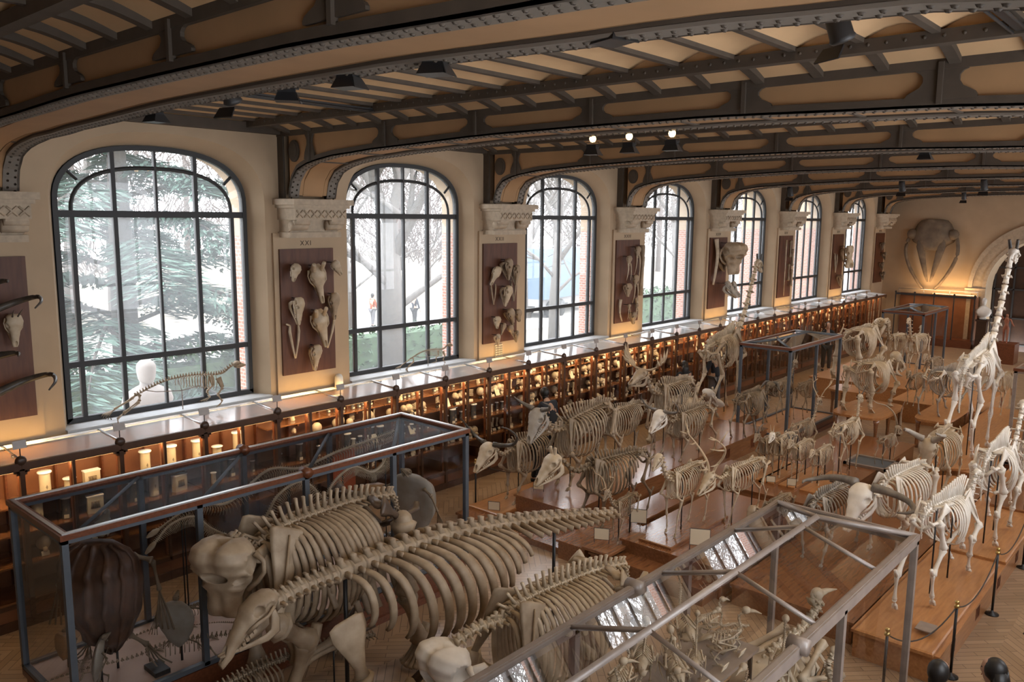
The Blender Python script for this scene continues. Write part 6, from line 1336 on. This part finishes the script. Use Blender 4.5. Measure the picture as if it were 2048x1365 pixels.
def cedar(x, y, H, label, seed, spread=5.5):
    rnd = random.Random(seed); t = thing('cedar_tree', label, 'tree', (x,y,-.5)); tr = M(); tr.tube([(0,0,0),(.1,0,H*.4),(0,.1,H*.8),(0,0,H)], [.38,.28,.14,.04], 9); f = M(); br = M()
    for k in range(46):
        z = H*lerp(.10,.97,k/45); L = spread*(1-.72*(z/H))*rnd.uniform(.7,1.1); a = k*2.4+rnd.uniform(-.3,.3); d = V((cos(a),sin(a),0)); P = [V((0,0,z)), V((0,0,z+.12*L))+d*L*.45, V((0,0,z+.02*L))+d*L*.8, V((0,0,z-.12*L))+d*L]
        br.tube(P, [.07,.05,.03,.012], 5); c = cat(P, 5); sd = V((-d.y,d.x,0))
        for i, p in enumerate(c[3:]):
            u = (i+3)/len(c); w = L*.26*(1-.6*abs(u-.65))
            for _ in range(75):
                o_ = rnd.uniform(-w,w); q = p+sd*o_+d*rnd.uniform(-.3,.3)*L*.15+V((0,0,-abs(o_)*.25+rnd.uniform(-.12,.1))); uu = (sd*math.copysign(1,o_)+d*rnd.uniform(.2,1.2)+V((0,0,rnd.uniform(-.5,.1)))).normalized(); ww = uu.cross(V((rnd.uniform(-.4,.4),rnd.uniform(-.4,.4),1))).normalized(); s = rnd.uniform(.2,.42)
                f.add([q-uu*s*.5,q+ww*s*.13,q+uu*s,q-ww*s*.13], [(0,1,2,3)], False)
    tr.obj('trunk', MT['bark'], t); br.obj('branches', MT['bark'], t); f.obj('needles', MT['needles'], t)
def bare_tree(x, y, H, label, seed, r0=.3, m_='bark_pale'):
    rnd = random.Random(seed); t = thing('bare_tree', label, 'tree', (x,y,-.5)); trunk = M(); br = M()
    top = V((rnd.uniform(-.3,.3),rnd.uniform(-.3,.3),H*.42)); trunk.tube([(0,0,0),(0,0,H*.2),top], [r0*1.25,r0,r0*.8], 9); trunk.obj('trunk', MT[m_], t)
    def grow(p, d, L, r, lv):
        q = p+d*L*.5+V((rnd.uniform(-.06,.06),rnd.uniform(-.06,.06),.03))*L; e = p+d*L; br.tube([p,q,e], [r,r*.8,r*.62], 5 if lv < 3 else 3, cap=False)
        if lv >= 6: return
        for k in range(3 if lv < 2 else (2 if rnd.random() < .75 else 3)):
            s = rnd.choice((q,e,e)); nd = (d+V((rnd.gauss(0,.55),rnd.gauss(0,.55),rnd.gauss(.12,.35)))).normalized(); grow(s, nd, L*rnd.uniform(.58,.82), r*.58, lv+1)
    for k in range(4):
        a = k*1.6+rnd.uniform(0,.6); grow(top if k else top-V((0,0,H*.1)), V((cos(a)*.6,sin(a)*.6,1)).normalized(), H*.22, r0*.55, 0)
    grow(V((0,0,H*.2)), V((.3,.9,.6)).normalized(), H*.2, r0*.35, 1); grow(V((0,0,H*.26)), V((-.2,-.9,.7)).normalized(), H*.2, r0*.35, 1)
    br.obj('branches', MT[m_], t)
cedar(-21.5, 9.1, 13, 'pale green drooping cedar filling the first window', 1, 6.2); cedar(-28, 5.0, 15, 'second cedar standing behind at the left of the first window', 2, 6)
bare_tree(-20.5, 17.25, 13, 'big leafless tree with forked grey trunk in the second window', 3, .38)
bare_tree(-27, 20.5, 13, 'thin leafless tree behind the forked one in the second window', 4, .16)
bare_tree(-22, 27.5, 12, 'leafless tree with slanting branches in the third window', 5, .22); bare_tree(-30, 35, 14, 'pale leafless tree behind the truck', 6, .22); bare_tree(-24, 41, 13, 'leafless tree filling the fourth window', 7, .25)
bare_tree(-33, 12, 14, 'distant leafless tree left of the first window cedar', 8, .2); bare_tree(-36, 27, 15, 'far leafless tree between the second and third window', 9, .22); bare_tree(-28, 55, 14, 'far leafless tree in the fifth window', 10, .25); bare_tree(-40, 50, 15, 'leafless tree on the horizon of the fourth window', 12, .25)
def hedge(x0, x1, y0, y1, z1, label, seed, n=2600):
    t = thing('hedge', label, 'hedge', ((x0+x1)/2,(y0+y1)/2,-.5)); f = M(); hx, hy = (x1-x0)/2, (y1-y0)/2; rnd = random.Random(seed)
    M().bb(-hx*.8,hx*.8,-hy*.97,hy*.97,0,(z1+.5)*.85).obj('core', MT['hedge'], t)
    for _ in range(n):
        p = V((rnd.uniform(-hx,hx),rnd.uniform(-hy,hy),rnd.uniform(0,z1+.5))); u = V((rnd.gauss(0,1),rnd.gauss(0,1),rnd.gauss(0,1))).normalized(); w = u.cross(V((0,.3,1))).normalized(); s = rnd.uniform(.08,.18); f.add([p-u*s,p+w*s*.5,p+u*s,p-w*s*.5], [(0,1,2,3)], False)
    f.obj('leaves', MT['hedge'], t)
hedge(-24.2,-23.0,13,24,1.1,'clipped green hedge behind the tree in the second window',1); hedge(-19.2,-18.4,1,13.5,2.0,'dense green hedge at the foot of the cedar in the first window',2,3600); hedge(-24,-22.5,36,39.5,1.5,'round green shrub in the fourth window',3,1200); hedge(-22,-20.5,47,51,3.6,'tall dark green shrub in the fifth window',4,1500)
t = thing('statue_pedestal_bust','white stone bust on a plinth outside the first window','statue',(-14.6,6.52,-.45),0); m = M(); m.bb(-.35,.35,-.38,.38,0,2.0); m.bb(-.42,.42,-.45,.45,1.85,2.0); m.obj('pedestal', MT['marble_dimmed'], t)
m = M(); m.loft([[V((r*.62*cos(2*pi*q/20), r*sin(2*pi*q/20), 2.0+zz)) for q in range(20)] for zz,r in ((0,.26),(.1,.40),(.3,.46),(.45,.42),(.55,.24),(.6,.13),(.68,.12))]); m.obj('shoulders', MT['marble_dimmed'], t)
m = M(); m.loft([[V((-.0+r*1.15*cos(2*pi*q/16)+(.02 if q==8 and 4<i<8 else 0), r*.95*sin(2*pi*q/16), 2.62+.46*i/14)) for q in range(16)] for i,r in enumerate((.08,.12,.14,.15,.155,.16,.165,.168,.17,.17,.165,.15,.12,.08,.02))]); m.obj('head', MT['marble_dimmed'], t)
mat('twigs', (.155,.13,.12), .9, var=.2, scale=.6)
def far_tree(x, y, H, label, seed):
    t = thing('winter_tree', label, 'tree', (x,y,-.8)); rnd = random.Random(seed); M().tube([(0,0,0),(.1,.1,H*.5),(0,0,H*.8)], [.3,.2,.06], 7).obj('trunk', MT['twigs'], t); f = M()
    for _ in range(1500):
        a, b = rnd.uniform(0,2*pi), rnd.uniform(.18,1); r = H*.34*sqrt(max(.02,1-((b-.55)/.48)**2))*rnd.uniform(.3,1); p = V((r*cos(a), r*sin(a), H*b)); d = V((cos(a)*.7+rnd.gauss(0,.4), sin(a)*.7+rnd.gauss(0,.4), 1)).normalized(); L = rnd.uniform(.5,1.6)
        f.tube([p-d*L*.5,p+d*L*.5+V((rnd.gauss(0,.1),rnd.gauss(0,.1),0))], [.05,.018], 3, cap=False)
    f.obj('twigs', MT['twigs'], t)
far = ['behind the cedars at the far left','left of the cedar trunk','right of the cedar trunk','left behind the forked tree','right behind the forked tree','behind the lorry cab','behind the lorry box','left in the fourth window','right in the fourth window','in the fifth window','at the end of the garden']
for k, w in enumerate(far):
    far_tree(-46-(k*7)%9, 2+k*9.5, 14+(k*3)%5, f'hazy grey-brown winter tree {w}', 100+k); far_tree(-64-(k*5)%7, 8+k*13, 18+(k*3)%5, f'fainter tall winter tree of the back row {w}', 150+k)
# truck outside the third window
t = thing('truck','blue and white lorry parked outside the third window','truck',(-30.5,38,-.45),radians(100))
M().bb(-3.2,2.2,-1.2,1.2,1.1,3.9).obj('cargo_box', MT['truck_blue'], t); m = M(); m.loft([[V((x,y,z)) for y,z in ((-1.15,.8),(1.15,.8),(1.15,3.0),(-1.15,3.0))] for x in (2.4,3.6)]+[[V((4.3,y,z)) for y,z in ((-1.1,.8),(1.1,.8),(1.1,1.9),(-1.1,1.9))]], smooth=False); m.obj('cab', MT['truck_white'], t)
M().bb(3.75,3.98,-1.0,1.0,2.0,2.8).obj('windscreen', MT['iron_dark'], t); M().bb(-3.2,4.2,-1.0,1.0,.7,1.1).obj('chassis', MT['truck_white'], t)
for x in (-2.2,-1.1,3.1):
    for y in (-1.0,1.0): M().tube([(x,y-.15,.5),(x,y+.15,.5)], .5, 18).obj('wheel', MT['black_metal'], t)
person('tiny passer-by in orange and white on the path outside the second window', -33.2,26.6, radians(90), 1.7, 'cloth_orange','cloth_grey','hair_black', z=-.45); person('tiny passer-by in dark coat on the path outside the second window', -31.8,28.2, radians(90), 1.75, 'cloth_navy','cloth_black','hair_black', z=-.45)
m = M(); m.bb(XW-1.9,XW-.81,32.0,33.3,-.3,4.85); m.bb(XW-1.35,XW-.81,26.9,28.0,-.3,4.85); struct(m.obj('trim_outer_pier', MT['brick_pier'])); m = M(); m.bb(XW-1.9,XW-.81,32.0,33.3,4.85,7.3); m.bb(XW-1.35,XW-.81,26.9,28.0,4.85,7.3); struct(m.obj('trim_outer_pier_top', MT['plaster']))
